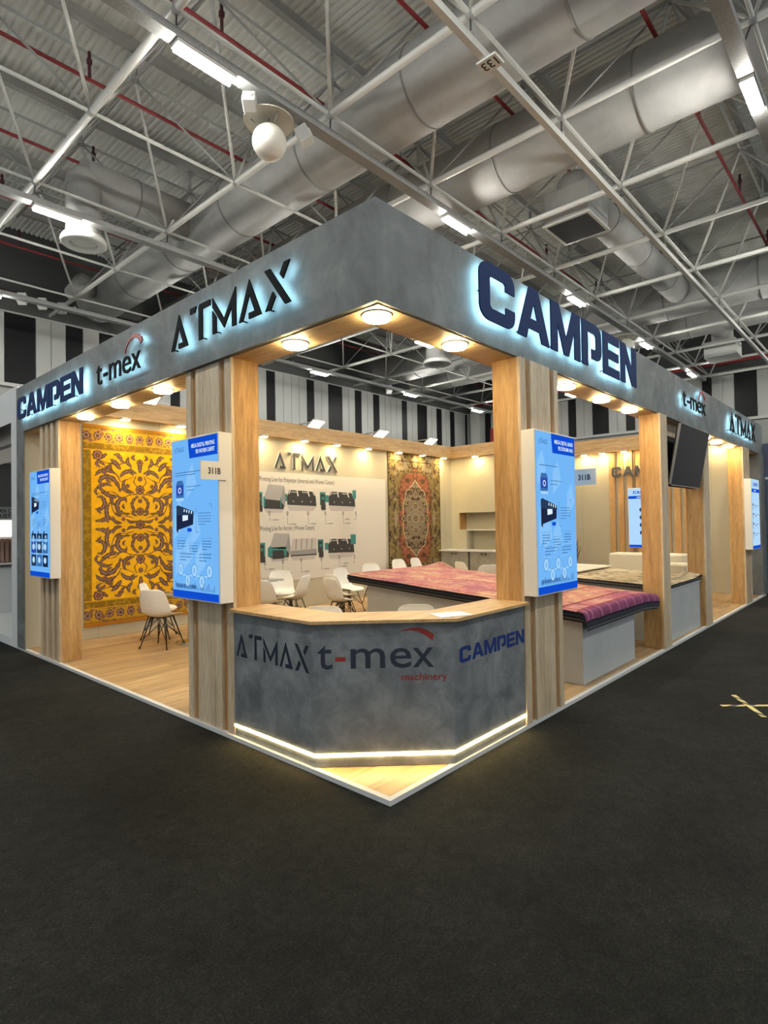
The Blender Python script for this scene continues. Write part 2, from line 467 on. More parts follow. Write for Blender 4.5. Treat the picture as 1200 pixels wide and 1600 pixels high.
# space frame
sf = thing('space_frame', 'white tubular space frame spanning under the whole corrugated roof', 'roof structure', (NX[0], NY[0], ZB))
for x in NX: MB().tube((x, NY[0]-1.5, ZB), (x, 19.2, ZB), .062, 10).build('bottom_chord', 'metal_white', sf)
for y in NY: MB().tube((NX[0]-1.5, y, ZB), (NX[-1]+.3, y, ZB), .033, 8).build('bottom_chord', 'metal_white', sf)
for x in TX: MB().tube((x, TY[0]-1, ZT), (x, TY[-1]+2, ZT), .03, 6).build('top_chord', 'steel_grey', sf)
for y in TY: MB().tube((TX[0]-1, y, ZT), (TX[-1]+1, y, ZT), .03, 6).build('top_chord', 'steel_grey', sf)
diag = []; nodes = [(x, y, ZB) for x in NX for y in NY] + [(x, y, ZT) for x in TX for y in TY]
for x in TX:
    for y in TY:
        for sx in (-1, 1):
            for sy in (-1, 1): diag.append(((x, y, ZT), (x+sx*1.46, y+sy*1.485, ZB), sx*sy))
vd = Vector((.74, .67, 0)).normalized()
def score(p):
    d = Vector(p)-CAM; fwd = d.dot(vd)
    side = abs(d.x*vd.y-d.y*vd.x)
    return d.length + (100 if (fwd < 1 or side > fwd*.75 or d.z > fwd*1.0) else 0)
diag.sort(key=lambda a: score((Vector(a[0])+Vector(a[1]))/2)); nodes.sort(key=score)
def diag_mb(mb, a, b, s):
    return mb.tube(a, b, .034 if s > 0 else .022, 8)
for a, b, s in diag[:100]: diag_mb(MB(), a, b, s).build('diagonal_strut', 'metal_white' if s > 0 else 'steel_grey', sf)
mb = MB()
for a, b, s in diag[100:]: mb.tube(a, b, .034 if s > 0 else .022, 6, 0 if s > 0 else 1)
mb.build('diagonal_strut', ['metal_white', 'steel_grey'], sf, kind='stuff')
def node_mb(mb, p, n=10):
    mb.sphere(p, .085, n, 6)
    if p[2] > 10: mb.tube(p, (p[0], p[1], 11.8), .045, 6)
    return mb
for p in nodes[:100]: node_mb(MB(), p).build('node_joint', 'steel_grey', sf)
mb = MB()
for p in nodes[100:]: node_mb(mb, p, 6)
mb.build('node_joint', 'steel_grey', sf, kind='stuff')

# red sprinkler pipes with risers
ordn = ['first', 'second', 'third', 'fourth', 'fifth', 'sixth', 'seventh', 'eighth', 'ninth']
for k, y in enumerate([-2.1, .83, 3.78, 6.55, 9.38, 12.3, 15.2, 18.1]):
    t = thing('sprinkler_pipe', f'red sprinkler pipe under the roof, {ordn[k]} counting from the right edge of the photo leftwards', 'pipe', (0, y, 10.58), 'red sprinkler pipes')
    MB().tube((-6, y, 10.58), (HX-.08, y, 10.58), .038, 10).build('pipe', 'red_pipe', t)
    x = 1.9 + (k % 2)*1.2
    while x < 28:
        MB().tube((x, y, 10.58), (x, y, 11.14), .032, 6).tube((x, y, 10.90), (x, y, 10.98), .055, 8).build('riser', 'dark_red', t); x += 4.2
t = thing('hanging_main_pipe', 'thick red main pipe along the top of the far left hall wall', 'pipe', (0, 19.6, 9.55))
MB().tube((-10, 19.6, 9.55), (30.3, 19.6, 9.55), .09, 12).build('pipe', 'red_pipe', t)
t = thing('hanging_main_pipe', 'thick red main pipe along the top of the right hall wall', 'pipe', (30.4, 0, 9.5))
MB().tube((30.4, -12, 9.5), (30.4, 19.6, 9.5), .09, 12).build('pipe', 'red_pipe', t)

# ducts
def duct(name, label, a, b, r, seam=2.95, cat='duct', group=None):
    a = Vector(a); b = Vector(b)
    t = thing(name, label, cat, a, group)
    mb = MB().tube(a, b, r, 40, cap=True); mb.build('duct_shell', 'galv', t)
    L = (b-a).length; d = (b-a).normalized(); s = 1.2
    while s < L:
        MB().tube(a+d*(s-.018), a+d*(s+.018), r+.018, 40).build('seam_ring', 'duct_seam', t); s += seam
    return t
duct('air_duct', 'large round grey duct passing above the left fascia, nearest the viewer', (5.80, -6, 9.80), (5.80, 19.0, 9.80), .712, group='large round ducts')
duct('air_duct', 'large round grey duct passing above the corner of the right fascia', (8.76, -6, 9.80), (8.76, 19.0, 9.80), .712, group='large round ducts')
duct('air_duct', 'large round duct far off at right, nearer of the far pair', (20.36, -6, 9.80), (20.36, 18.5, 9.80), .71, group='large round ducts')
duct('air_duct', 'large round duct far off at right, farther of the far pair', (23.28, -6, 9.80), (23.28, 18.5, 9.80), .71, group='large round ducts')
duct('branch_duct', 'round branch duct running from the square diffuser box to the far ducts', (11.8, 3.55, 9.85), (19.75, 3.55, 9.85), .42, 2.6)
t = thing('hanging_diffuser_box', 'grey square diffuser box with dark grille above the right fascia', 'air diffuser', (11.2, 3.55, 8.95))
MB().box(10.62, 11.82, 3.0, 4.1, 8.98, 9.75).build('box', 'galv', t)
MB().box(10.58, 11.86, 2.96, 4.14, 8.94, 8.98, 0).box(10.66, 11.78, 3.04, 4.06, 8.932, 8.939, 1).build('grille', ['white_board', 'black_matt'], t)
MB().lathe((11.2, 3.55, 9.75), [(.48, 0), (.48, .2), (.44, .36), (.32, .5), (.0, .56)], 24).build('elbow', 'galv', t)
t = thing('hanging_diffuser_box', 'small far diffuser box hanging near the right hall wall', 'air diffuser', (25.9, 3.45, 8.6))
MB().box(25.3, 26.5, 2.85, 4.05, 8.62, 9.30).build('box', 'white_board', t)
MB().tube((25.9, 3.45, 9.30), (25.9, 3.45, 9.9), .42, 24).tube((25.9, 3.45, 9.85), (24.1, 3.45, 9.85), .4, 20).build('elbow', 'galv', t)
duct('branch_duct', 'round branch duct joining the ring diffuser to the nearest large duct', (2.62, 11.75, 9.85), (5.2, 11.75, 9.85), .50, 2.0)
def ring_diffuser(label, c, r, ztop):
    t = thing('hanging_ring_diffuser', label, 'air diffuser', c)
    MB().tube((c[0], c[1], c[2]+.12), (c[0], c[1], ztop), r*.82, 32).build('drop_duct', 'galv', t)
    MB().lathe((c[0], c[1], ztop), [(r*.82, 0), (r*.82, .12), (r*.7, .32), (r*.45, .46), (0, .5)], 28).build('elbow', 'galv', t)
    MB().lathe(c, [(r*.98, .16), (r*1.06, .10), (r*1.06, .02), (r*1.0, 0), (r*.66, .0), (r*.62, .10)], 36).build('ring', 'metal_white', t)
    MB().lathe(c, [(r*.6, .06), (r*.3, .045), (0, .04)], 32).build('dish', 'metal_white', t)
ring_diffuser('white ring shaped diffuser on a vertical duct at upper left', (2.58, 11.55, 8.25), .46, 9.55)
ring_diffuser('white ring diffuser seen below the fascia between the two front columns', (16.6, 11.95, 8.25), .55, 9.6)
t = thing('duct_end_box', 'pale hopper shaped duct end high at far left', 'duct', (3.6, 17.2, 9.2))
MB().tube((4.35, 17.4, 9.25), (4.9, 17.6, 9.75), .22, 18, r2=.42).build('hopper', 'galv', t)

# cable trays, hung under the bottom chord, and their lights
rows = [(-.70, 'right edge'), (2.08, 'middle'), (5.05, 'left'), (11.02, 'far left'), (16.98, 'farthest')]
trays = []
for k, (y, w) in enumerate(rows):
    zc = 8.56
    t = thing('cable_tray', ['steel cable tray ending in the bright lamp at the upper right edge', 'slim white cable tray carrying a number plate', 'steel cable tray above the fascia corner carrying the bright twin lamp and globe',
              'steel cable tray with a lamp beside the ring diffuser', 'farthest cable tray near the left hall wall'][k], 'cable tray', (0, y, zc), 'cable trays')
    ww = .05 if k == 1 else .11
    mb = MB().box(-3, 29.5, y-ww, y+ww, zc-.03, zc, 0).box(-3, 29.5, y-ww, y-ww+.012, zc, zc+.09, 0).box(-3, 29.5, y+ww-.012, y+ww, zc, zc+.09, 0)
    mb.build('tray', 'metal_white' if k == 1 else 'tray', t)
    for x in NX[1:]:
        MB().tube((x, y, zc), (x, min(NY, key=lambda q: abs(q-y)), ZB), .014, 5).build('hanger_rod', 'steel_dark', t)
        if x < 16: MB().box(x-.04, x+.04, y-.04, y+.04, zc+.06, zc+.16).build('hanger_clip', 'steel_grey', t)
# lights
lamp0 = None
def make_lamp(x, y, label):
    z = 8.53
    t = thing('ceiling_light', label, 'ceiling light', (x, y, z), 'twin tube hall lights')
    MB().box(x-.47, x+.47, y-.095, y+.095, z-.06, z).build('housing', 'metal_white', t)
    for s in (-1, 1):
        MB().tube((x-.45, y+s*.06, z-.09), (x+.45, y+s*.06, z-.09), .026, 10).build('tube_lamp', 'tube', t)
    return t
names = {(0, -.7): 'twin tube hall light beyond the top right of the photo', (1, -.7): 'glaring hall light at the upper right edge of the photo',
 (0, 5.05): 'large bright twin tube light beside the hanging globe', (1, 5.05): 'hall light just above the right fascia near its corner', (2, 5.05): 'hall light above the fifth letter of the big navy sign',
 (3, 5.05): 'hall light just beyond the end of the big navy sign', (4, 5.05): 'small far hall light above the short sign on the right fascia',
 (0, 11.02): 'bright light below the ceiling at left, beside the ring diffuser', (2, 11.02): 'hall light below the soffit between the front downlights', (4, 11.02): 'far hall light seen under the right fascia beside the second front column',
 (0, 16.98): 'far hall light cut by the left edge of the photo', (2, 16.98): 'hall light above the striped wall, beside the left front column', (3, 16.98): 'far hall light above the striped wall, middle of three',
 (4, 16.98): 'farthest hall light beside the white pillar in the hall corner'}
for k in range(-1, 5):
    for y in (-6.9, -.7, 5.05, 11.02, 16.98):
        x = 1.85+6.36*k
        lb = names.get((k, y), f'twin tube hall light hidden from view, row {ordn[[-6.9,-.7,5.05,11.02,16.98].index(y)]}, place {ordn[k+1]}')
        if lamp0 is None: lamp0 = make_lamp(x, y, lb)
        else: dup(lamp0, (x, y, 8.53), 0, lb)
# things hanging on the near tray
t = thing('globe_speaker', 'cream globe loudspeaker hanging under a round dish beside the bright lamp', 'loudspeaker', (3.05, 5.13, 7.63))
MB().sphere((3.05, 5.13, 7.92), .275, 32, 20).build('globe', 'globe', t)
MB().lathe((3.05, 5.13, 8.30), [(0, .02), (.15, .015), (.36, -.015), (.405, -.04), (.41, -.06), (.385, -.045), (.15, 0), (0, .005)], 40).build('dish', 'globe', t)
for i in range(3):
    a = 2*PI*i/3+.4; MB().tube((3.05+.13*math.cos(a), 5.13+.13*math.sin(a), 8.12), (3.05+.3*math.cos(a), 5.13+.3*math.sin(a), 8.29), .01, 6).build('stay_rod', 'steel_grey', t)
MB().tube((3.05, 5.13, 8.18), (3.05, 5.13, 8.53), .02, 8).build('hanger', 'steel_grey', t)
dup(t, (19.0, 5.13, 7.75), 0, 'small far globe loudspeaker with dish above the end of the big navy sign')
def box_speaker(label, c, rz, s=.10):
    m = Matrix.Translation(c) @ Matrix.Rotation(rz, 4, 'Z') @ Matrix.Rotation(.5, 4, 'Y')
    t = thing('spot_projector', label, 'small projector', c, mat=m)
    MB().box(-s, s, -s, s, -s*1.2, s*1.2, bev=.012).build('body', 'white_board', t, world=False)
    MB().lathe((0, 0, 0), [(s*.7, 0), (s*.6, .02), (s*.3, .01), (0, .01)], 20).build('lens_ring', 'metal_white', t, world=False)
    l = t.children[-1]; l.matrix_local = Matrix.Translation((-s, 0, 0)) @ Matrix.Rotation(-PI/2, 4, 'Y')
    MB().tube((0, 0, s), (.03, 0, s*2.4), .015, 6).build('bracket', 'steel_grey', t, world=False)
box_speaker('small white box lamp on the tray between bright tubes and globe', (2.62, 5.05, 8.32), .8)
box_speaker('small pale box on the tray just right of the globe', (3.72, 5.05, 8.32), 2.2, .11)
for i, x in enumerate((3.0, 3.6, 4.2)):
    box_speaker(['leftmost of three small box lamps over the far left striped wall', 'middle of three small box lamps over the far left striped wall', 'rightmost of three small box lamps over the far left striped wall'][i], (x+.4, 18.9, 9.25), .9, .13)
box_speaker('small white box lamp over the striped wall, between the fascia beams', (21.4, 18.9, 9.15), .9, .16)
t = thing('number_sign', 'white plate reading 133 fixed to the slim cable tray', 'sign', (4.75, 2.03, 8.44))
MB().box(4.63, 4.89, 1.87, 2.19, 8.49, 8.525).build('plate', 'paper', t)
fl = Flat(); fl.text('133', 0, -.085, .17, 'print_black', bold=.02, width=.25, align='c')
m = Matrix(((0, 1, 0, 4.76), (1, 0, 0, 2.03), (0, 0, -1, 8.488), (0, 0, 0, 1)))
fl.build('numerals', t, m)
# hall corner: white pillar with red hose box
t = thing('hall_pillar', 'white square pillar in the far hall corner', 'pillar', (30.6, 18.9, 0))
MB().box(30.2, 30.9, 18.7, 19.4, 0, 9.3).build('shaft', 'panel_white', t)
t = thing('hose_box', 'small red box on the wall beside the far white pillar', 'fire hose box', (30.8, 18.0, 7))
MB().box(30.68, 30.94, 17.85, 18.2, 6.9, 7.9, bev=.02).build('case', 'red_pipe', t)

# ------------------------------------------------------------------ stand: platform, walls
XE, YE = 12.1, 6.85
pf = thing('stand_platform', 'oak plank platform of the exhibition stand with white edge profile', 'platform', (0, 0, 0))
MB().box(.04, XE+.3, .01, YE+.25, 0, .03).build('plank_deck', 'planks', pf)
MB().box(0, .042, -.03, 7.12, 0, .033).build('edge_profile', 'trim_white', pf)
MB().box(.042, XE+.3, -.03, .012, 0, .033).build('edge_profile', 'trim_white', pf)
mb = MB().box(.0, 12.4, YE, 7.12, .034, 3.75, 0)
for x in [1.0+1.0*i for i in range(11)]: mb.box(x-.002, x+.002, YE-.0015, YE+.01, .04, 3.44, 1)
struct(mb, 'wall_stand_back', ['wall', 'cab_concrete'])
mb = MB().box(12.0, 12.4, .33, YE, .034, 3.75, 0)
for y in [.9+1.0*i for i in range(6)]: mb.box(11.9985, 12.01, y-.002, y+.002, .04, 3.44, 1)
struct(mb, 'wall_stand_right', ['wall', 'cab_concrete'])
# concrete end panels of the frame
MB().box(-.014, .0, YE-.04, 7.12, .034, 3.1).build('end_panel_left', 'concrete', None)
o = bpy.data.objects['end_panel_left']; o.name = 'stand_end_panel'; tag(o, 'grey concrete end panel of the frame at far left', 'panel')
WM['stand_end_panel'] = Matrix()
o = MB().box(12.1, 12.6, -.035, .325, 0.034, 3.095).build('stand_end_panel', 'concrete'); tag(o, 'grey concrete end panel of the frame at far right', 'panel')
# storage room with niche
mb = MB()
zN0, zN1, ys = 1.51, 1.965, 6.605
mb.box(10.3, 10.4, ys, YE, .034, 3.44).box(10.3, 10.4, 4.7, ys, zN1, 3.44).box(10.3, 10.4, 6.37, ys, .034, zN0)
mb.box(10.62, 10.7, 4.7, YE, .034, 3.44).box(10.3, 10.7, 4.62, 4.7, .034, 3.44).box(10.3, 12, 4.6, 4.7, .034, 3.44)
mb.box(10.4, 10.62, 6.36, 6.37, .034, zN0)
struct(mb, 'wall_storage', 'wall')
o = MB().box(10.31, 10.62, 4.7, ys-.012, zN0-.025, zN0).box(10.31, 10.62, ys-.015, ys, zN0, zN1, 1).build('niche_shelf', ['white_board', 'oak']); tag(o, 'shelf with oak side panel set into the niche of the cream wall', 'shelf')
# cabinets
for i, (a, b, nm) in enumerate([(5.95, 6.80, 'back corner'), (5.05, 5.90, 'niche'), (4.15, 5.0, 'hidden')]):
    t = thing('base_cabinet', ['grey concrete look base cabinet in the back corner beside the medallion rug', 'grey concrete look base cabinet under the niche, next to the corner cabinet', 'grey concrete look base cabinet hidden behind the second front column'][i], 'cabinet', (10, (a+b)/2, .03), 'base cabinets')
    MB().box(9.74, 10.28, a, b, .10, .955).box(9.80, 10.28, a+.02, b-.02, .034, .10).build('body', 'cab_concrete', t)
    mid = (a+b)/2
    for (c, d, kx) in ((a, mid, mid-.06), (mid, b, mid+.06)):
        dr = MB().box(9.72, 9.74, c+.004, d-.004, .11, .95).build('door', 'cab_concrete', t)
        MB().sphere((9.70, kx, .90), .022, 10, 8).build('knob', 'black', dr)
o = MB().box(9.69, 10.3, 4.1, YE, .957, .99).build('worktop', 'white_board'); tag(o, 'white worktop lying across the grey base cabinets', 'worktop')

# oak band along wall tops
t = thing('wall_band', 'oak band along the top of the back wall behind the tables', 'trim board', (0, YE, 3.44))
MB().box(.33, 10.3, YE-.12, YE, 3.44, 3.75).build('board', 'oak_x', t)
t = thing('wall_band', 'oak band along the top of the cream niche wall', 'trim board', (10.2, 5, 3.44))
MB().box(10.18, 10.3, 4.6, YE-.12, 3.44, 3.75).build('board', 'oak_y', t)
t = thing('wall_band', 'oak band along the top of the slatted end wall', 'trim board', (11.95, 3, 3.4))
MB().box(11.88, 12.0, .33, 4.6, 3.40, 3.75).build('board', 'oak_y', t)

# ------------------------------------------------------------------ fascia
fa = thing('fascia_frame', 'grey concrete look fascia running over both open sides of the stand', 'fascia', (0, 0, 3.1))
MB().box(-.014, .0, 0, 7.12, 3.1, 3.75).box(0, .03, .03, 6.85, 3.1, 3.75).build('fascia_board', 'concrete', fa)
MB().box(.0, XE+.5, 0, .03, 3.1, 3.75).build('fascia_board', 'concrete', fa)
MB().box(.30, .33, .33, 6.85, 3.1, 3.75).box(.33, 12.0, .30, .33, 3.1, 3.75).build('inner_board', 'oak_soffit', fa)
MB().box(.03, .30, .03, 6.85, 3.095, 3.125).box(.30, 12.1, .03, .30, 3.095, 3.125).build('soffit', 'oak_soffit', fa)
MB().box(.03, .30, .03, 6.85, 3.72, 3.745).box(.30, 12.1, .03, .30, 3.72, 3.745).build('top_board', 'concrete', fa)

# ------------------------------------------------------------------ columns
def col_slats(label, axis, a0, a1, wide, group='slatted oak columns'):
    """axis 'L': stands on the left side, front faces -X and spans y a0..a1; 'R': front faces -Y and spans x a0..a1"""
    def B(mb, p0, p1, d0, d1, z0, z1, mi=0):
        return mb.box(.02+d0, .02+d1, p0, p1, z0, z1, mi) if axis == 'L' else mb.box(p0, p1, -.03+d0, -.03+d1, z0, z1, mi)
    t = thing('slat_column', label, 'column', (.16, (a0+a1)/2, .03) if axis == 'L' else ((a0+a1)/2, .11, .03), group)
    z0, z1 = .033, 3.095
    B(MB(), a0+.02, a1-.02, .028, .262, z0, z1).build('core', 'groove', t)
    sd = MB(); B(sd, a0, a0+.02, .028, .265, z0, z1); sd.build('side_panel', 'oak', t)
    sd = MB(); B(sd, a1-.02, a1, .028, .265, z0, z1); sd.build('side_panel', 'oak', t)
    w = a1-a0
    spans = [(0, .135), (.25, .77), (.885, 1.0)] if wide else [(0, .13), (.27, .42), (.56, .71), (.85, 1.0)]
    for p, q in spans:
        mb = MB(); B(mb, a0+p*w+.001, a0+q*w-.001, 0, .028, z0, z1); mb.build('slat', 'oak_cool_lit', t)
    return t
col_slats('slatted oak column at the left end of the counter', 'L', 1.66, 2.38, True)
col_slats('slatted oak column at the right end of the counter', 'R', 1.70, 2.40, True)
col_slats('narrow slatted oak column at far left beside the yellow rug', 'L', 5.56, 6.24, False)
col_slats('narrow slatted oak column at the far right end of the stand', 'R', 10.38, 10.95, False)
for (x0, x1, lb) in ((5.35, 5.63, 'plain oak post left of the switched off television'), (7.44, 7.77, 'plain oak post right of the switched off television')):
    t = thing('oak_post', lb, 'column', ((x0+x1)/2, .1, .03), 'plain oak posts')
    mb = MB().box(x0, x1, -.03, -.01, .033, 3.095, 0); mb.build('front_panel', 'oak_cool_lit', t)
    MB().box(x0, x1, -.01, .235, .033, 3.095).build('shaft', 'oak', t)
o = MB().box(5.63, 7.44, .16, .19, 2.9, 3.095).build('header_board', 'oak_cool_lit'); tag(o, 'oak header board under the fascia behind the television', 'board')

# ------------------------------------------------------------------ letters
def arc(cx, cy, rx, ry, a0, a1, n=5):
    return [(cx+rx*math.cos(math.radians(a0+(a1-a0)*i/n)), cy+ry*math.sin(math.radians(a0+(a1-a0)*i/n))) for i in range(n+1)]
GLY = {
 'C': (.96, [[(.96, .64)]+arc(.74, .76, .22, .24, 0, 90)+arc(.24, .76, .24, .24, 90, 180)+arc(.24, .24, .24, .24, 180, 270)+arc(.74, .24, .22, .24, 270, 360)+[(.96, .35), (.70, .35), (.70, .24), (.66, .22)]+[(.32, .22), (.27, .27), (.27, .73), (.32, .78), (.66, .78), (.70, .74), (.70, .64)]]),
 'A': (1.02, [[(0, 0), (.37, 1), (.52, 1), (.52, .72), (.405, .40), (.52, .40), (.52, .20), (.335, .20), (.27, 0)], [(.52, 1), (.66, 1), (1.04, 0), (.77, 0), (.70, .20), (.52, .20), (.52, .40), (.635, .40), (.52, .72)]]),
 'M': (1.14, [[(0, 0), (0, 1), (.30, 1), (.57, .36), (.84, 1), (1.14, 1), (1.14, 0), (.90, 0), (.90, .60), (.66, .0), (.48, .0), (.24, .60), (.24, 0)]]),
 'P': (.88, [[(0, 0), (0, 1)]+arc(.66, .78, .22, .22, 90, 0)+arc(.66, .42, .22, .22, 0, -90)+[(.42, .20), (.42, .42), (.58, .42), (.63, .47), (.63, .73), (.58, .78), (.25, .78), (.25, 0)]]),
 'E': (.84, [[(0, 0), (0, 1), (.84, 1), (.84, .79), (.25, .79), (.25, .61), (.80, .61), (.80, .40), (.25, .40), (.25, .21), (.84, .21), (.84, 0)]]),
 'N': (.90, [[(0, 0), (0, 1), (.27, 1), (.65, .40), (.65, 1), (.90, 1), (.90, 0), (.63, 0), (.25, .60), (.25, 0)]]),
 'a': (.80, [[(0, 0), (.39, 1), (.80, 0), (.36, 0), (.36, .15), (.565, .15), (.385, .62), (.14, 0)]]),
 't': (.86, [[(0, .84), (0, 1), (.28, 1), (.22, .84)], [(.38, 0), (.38, .9), (.42, 1), (.88, 1), (.88, .84), (.54, .84), (.54, 0)]]),
 'm': (.92, [[(0, 0), (0, .64), (.15, .44), (.15, 0)], [(0, 1), (.46, .30), (.92, 1), (.92, 0), (.77, 0), (.77, .54), (.46, .06), (0, .74)]]),
 'x': (.84, [[(0, 1), (.19, 1), (.84, 0), (.65, 0)], [(.64, 1), (.82, 1), (.60, .62), (.50, .76)], [(.02, 0), (.20, 0), (.36, .27), (.27, .42)]]),
}
def extrude(mb, pts, d, front=0, side=0, back=None):
    a = sum(pts[i][0]*pts[(i+1)%len(pts)][1]-pts[(i+1)%len(pts)][0]*pts[i][1] for i in range(len(pts)))
    if a < 0: pts = pts[::-1]
    n = len(pts); tri = tessellate_polygon([[Vector((x, y, 0)) for x, y in pts]])
    T = []
    for t in tri:
        p = [pts[i] for i in t]; ar = sum(p[i][0]*p[(i+1)%3][1]-p[(i+1)%3][0]*p[i][1] for i in range(3))
        T.append(tuple(t) if ar > 0 else tuple(t)[::-1])
    v = [(x, y, 0) for x, y in pts]+[(x, y, d) for x, y in pts]
    b = len(mb.v); mb.v += [Vector(p) for p in v]
    for t in T:
        mb.f.append([b+n+i for i in t]); mb.m.append(front); mb.sm.append(False)
        mb.f.append([b+i for i in t[::-1]]); mb.m.append(front if back is None else back); mb.sm.append(False)
    for i in range(n): mb.f.append([b+i, b+(i+1)%n, b+n+(i+1)%n, b+n+i]); mb.m.append(side); mb.sm.append(False)

PIN = {'C': (.13, .5), 'A': (.15, .10), 'M': (.1, .08), 'P': (.1, .08), 'E': (.1, .08), 'N': (.1, .08), 'a': (.06, .05), 't': (.46, .06), 'm': (.08, .06), 'x': (.1, .04)}
def layout(word, gap=.10):
    x = 0; out = []
    for ch in word: out.append((ch, x)); x += GLY[ch][0]+gap
    return out, x-gap
def word_sign(label, word, fr, width, height, d, stand, mats, gap=.10, name='backlit_sign', cat='sign', side=0):
    """fr: frame at the word's lower left on the wall"""
    t = thing(name, label, cat, fr.translation, mat=fr)
    lay, tot = layout(word, gap); kx = width/tot
    for ch, x in lay:
        mb = MB()
        for pts in GLY[ch][1]: extrude(mb, [((x+px)*kx, py*height) for px, py in pts], d, 0, side, 1)
        for q in mb.v: q.z += stand
        for (px, py) in (PIN[ch],):
            mb.tube(((x+px)*kx, py*height, 0), ((x+px)*kx, py*height, stand), .006, 5, 0)
        mb.build('letter', mats, t, world=False)
    return t
def glyph_letters(t, chars, height, d, stand, mats, bold=.0):
    """lower case letters from font outlines: (char, x, width, y scale)"""
    for ch, x, w, mt in chars:
        v, f = text_polys(ch, bold); xs = [p[0] for p in v]; k = height/.73
        kx = w/(max(xs)-min(xs)); ox = x-min(xs)*kx
        mb = MB(); P = [(ox+a*kx, b*k) for a, b in v]; n = len(P)
        mb.v = [Vector((a, b, stand)) for a, b in P]+[Vector((a, b, stand+d)) for a, b in P]
        ed = {}
        for q in f:
            for i in range(len(q)):
                e = (q[i], q[(i+1) % len(q)]); ed[e] = 1
        for q in f:
            mb.f.append([n+i for i in q]); mb.m.append(mt); mb.sm.append(False)
            mb.f.append(list(q)[::-1]); mb.m.append(2); mb.sm.append(False)
        for (a, b) in ed:
            if (b, a) not in ed: mb.f.append([a, b, n+b, n+a]); mb.m.append(mt); mb.sm.append(False)
        mb.build('letter' if ch != '-' else 'hyphen', mats, t, world=False)
def gear(cx, cy, r, a0, a1, t0, t1, teeth, n=30):
    """polygon of a toothed arc that thins towards its tail"""
    out, inn = [], []
    for i in range(n+1):
        s = i/n; a = math.radians(a0+(a1-a0)*s); th = t0+(t1-t0)*s
        tooth = (.30*th if teeth and int(s*teeth*2) % 2 == 0 and s > .35 else 0)
        out.append((cx+(r+th/2+tooth)*math.cos(a), cy+(r+th/2+tooth)*.9*math.sin(a)))
        inn.append((cx+(r-th/2)*math.cos(a), cy+(r-th/2)*.9*math.sin(a)))
    return out+inn[::-1]
def tmex_sign(label, fr, w, h, stand=.045, d=.012):
    t = thing('backlit_sign', label, 'sign', fr.translation, mat=fr)
    glyph_letters(t, [('t', 0, .135*w, 0), ('-', .175*w, .10*w, 0), ('m', .315*w, .27*w, 0), ('e', .615*w, .185*w, 0), ('x', .815*w, .185*w, 0)], h, d, stand, ['blacklet', 'redlet', 'halo'])
    mb = MB(); extrude(mb, gear(.86*w, h*.56, .20, 165, 30, .010, .052, 9), d, 0, 0, 1)
    for q in mb.v: q.z += stand
    mb.build('gear_arc', ['redlet', 'halo'], t, world=False)
    fl = Flat(); fl.text('machinery', .62*w, -.20*h, .085*h/.6, 'print_red', 3, width=.42*w)
    fl.build('small_word', None); o = bpy.data.objects['small_word']; o.parent = t; o.name = 'word_print'
    return t
word_sign('backlit black five letter sign nearest the corner on the left fascia', 'atmax', frame((-.0145, 2.46, 3.285), 'L'), 1.70, .30, .012, .05, ['blacklet', 'halo'], .11)
tmex_sign('backlit lower case sign with red gear in the middle of the left fascia', frame((-.0145, 4.13, 3.27), 'L'), 1.05, .275)
word_sign('backlit navy six letter sign at the far end of the left fascia', 'CAMPEN', frame((-.0145, 6.86, 3.25), 'L'), 2.36, .30, .012, .05, ['navylet', 'halo'], .08)
word_sign('large backlit navy six letter sign nearest the corner on the right fascia', 'CAMPEN', frame((1.06, 0, 3.262), 'R'), 3.36, .45, .012, .05, ['navylet', 'halo'], .08)
tmex_sign('backlit lower case sign with red gear in the middle of the right fascia', frame((6.34, 0, 3.33), 'R'), 1.22, .28)
word_sign('backlit black five letter sign at the far end of the right fascia', 'atmax', frame((9.2, 0, 3.27), 'R'), 2.3, .36, .012, .05, ['blacklet', 'halo'], .11)
# wall signs inside
word_sign('grey five letter sign on the back wall above the machine poster', 'atmax', frame((4.34, YE, 2.84), (1, 0, 0)), 1.70, .335, .03, .002, ['greylet', 'white_board'], .11, 'wall_sign', side=1)
word_sign('grey six letter sign on the oak slats of the end wall', 'CAMPEN', frame((11.955, 3.10, 2.77), 'L'), 1.62, .245, .03, .002, ['greylet', 'white_board'], .14, 'wall_sign', side=1)

# ------------------------------------------------------------------ downlights
def downlight(label, x, y, z=3.095, r=.092):
    t = thing('downlight', label, 'light', (x, y, z), 'round downlights under the fascia')
    MB().lathe((x, y, z), [(r+.010, 0), (r+.012, -.006), (r+.002, -.008)], 28).build('rim', 'metal_white', t)
    MB().lathe((x, y, z), [(r, -.002), (r+.002, -.020), (r*.94, -.032), (r*.6, -.035), (0, -.036)], 28).build('diffuser', 'down', t)
    return t
downlight('round downlight under the outer corner of the fascia', .165, .165)
d0 = downlight('round downlight left of the corner one, above the left end of the counter', .165, 1.01)
for i, (x, y, lb) in enumerate([(1.05, .165, 'round downlight right of the corner one, above the right end of the counter'),
    (.165, 3.09, 'round downlight nearest behind the left front column'), (.165, 4.07, 'middle round downlight above the yellow rug opening'), (.165, 5.06, 'round downlight next to the far left column'),
    (3.0, .165, 'round downlight next beyond the second front column'), (3.92, .165, 'middle round downlight over the pink carpet pile'), (4.82, .165, 'round downlight next to the oak post left of the television'),
    (8.35, .165, 'round downlight nearest the oak post right of the television'), (9.2, .165, 'middle round downlight over the far right opening'), (10.1, .165, 'round downlight next to the far right column')]):
    dup(d0, (x, y, 3.095), 0, lb)
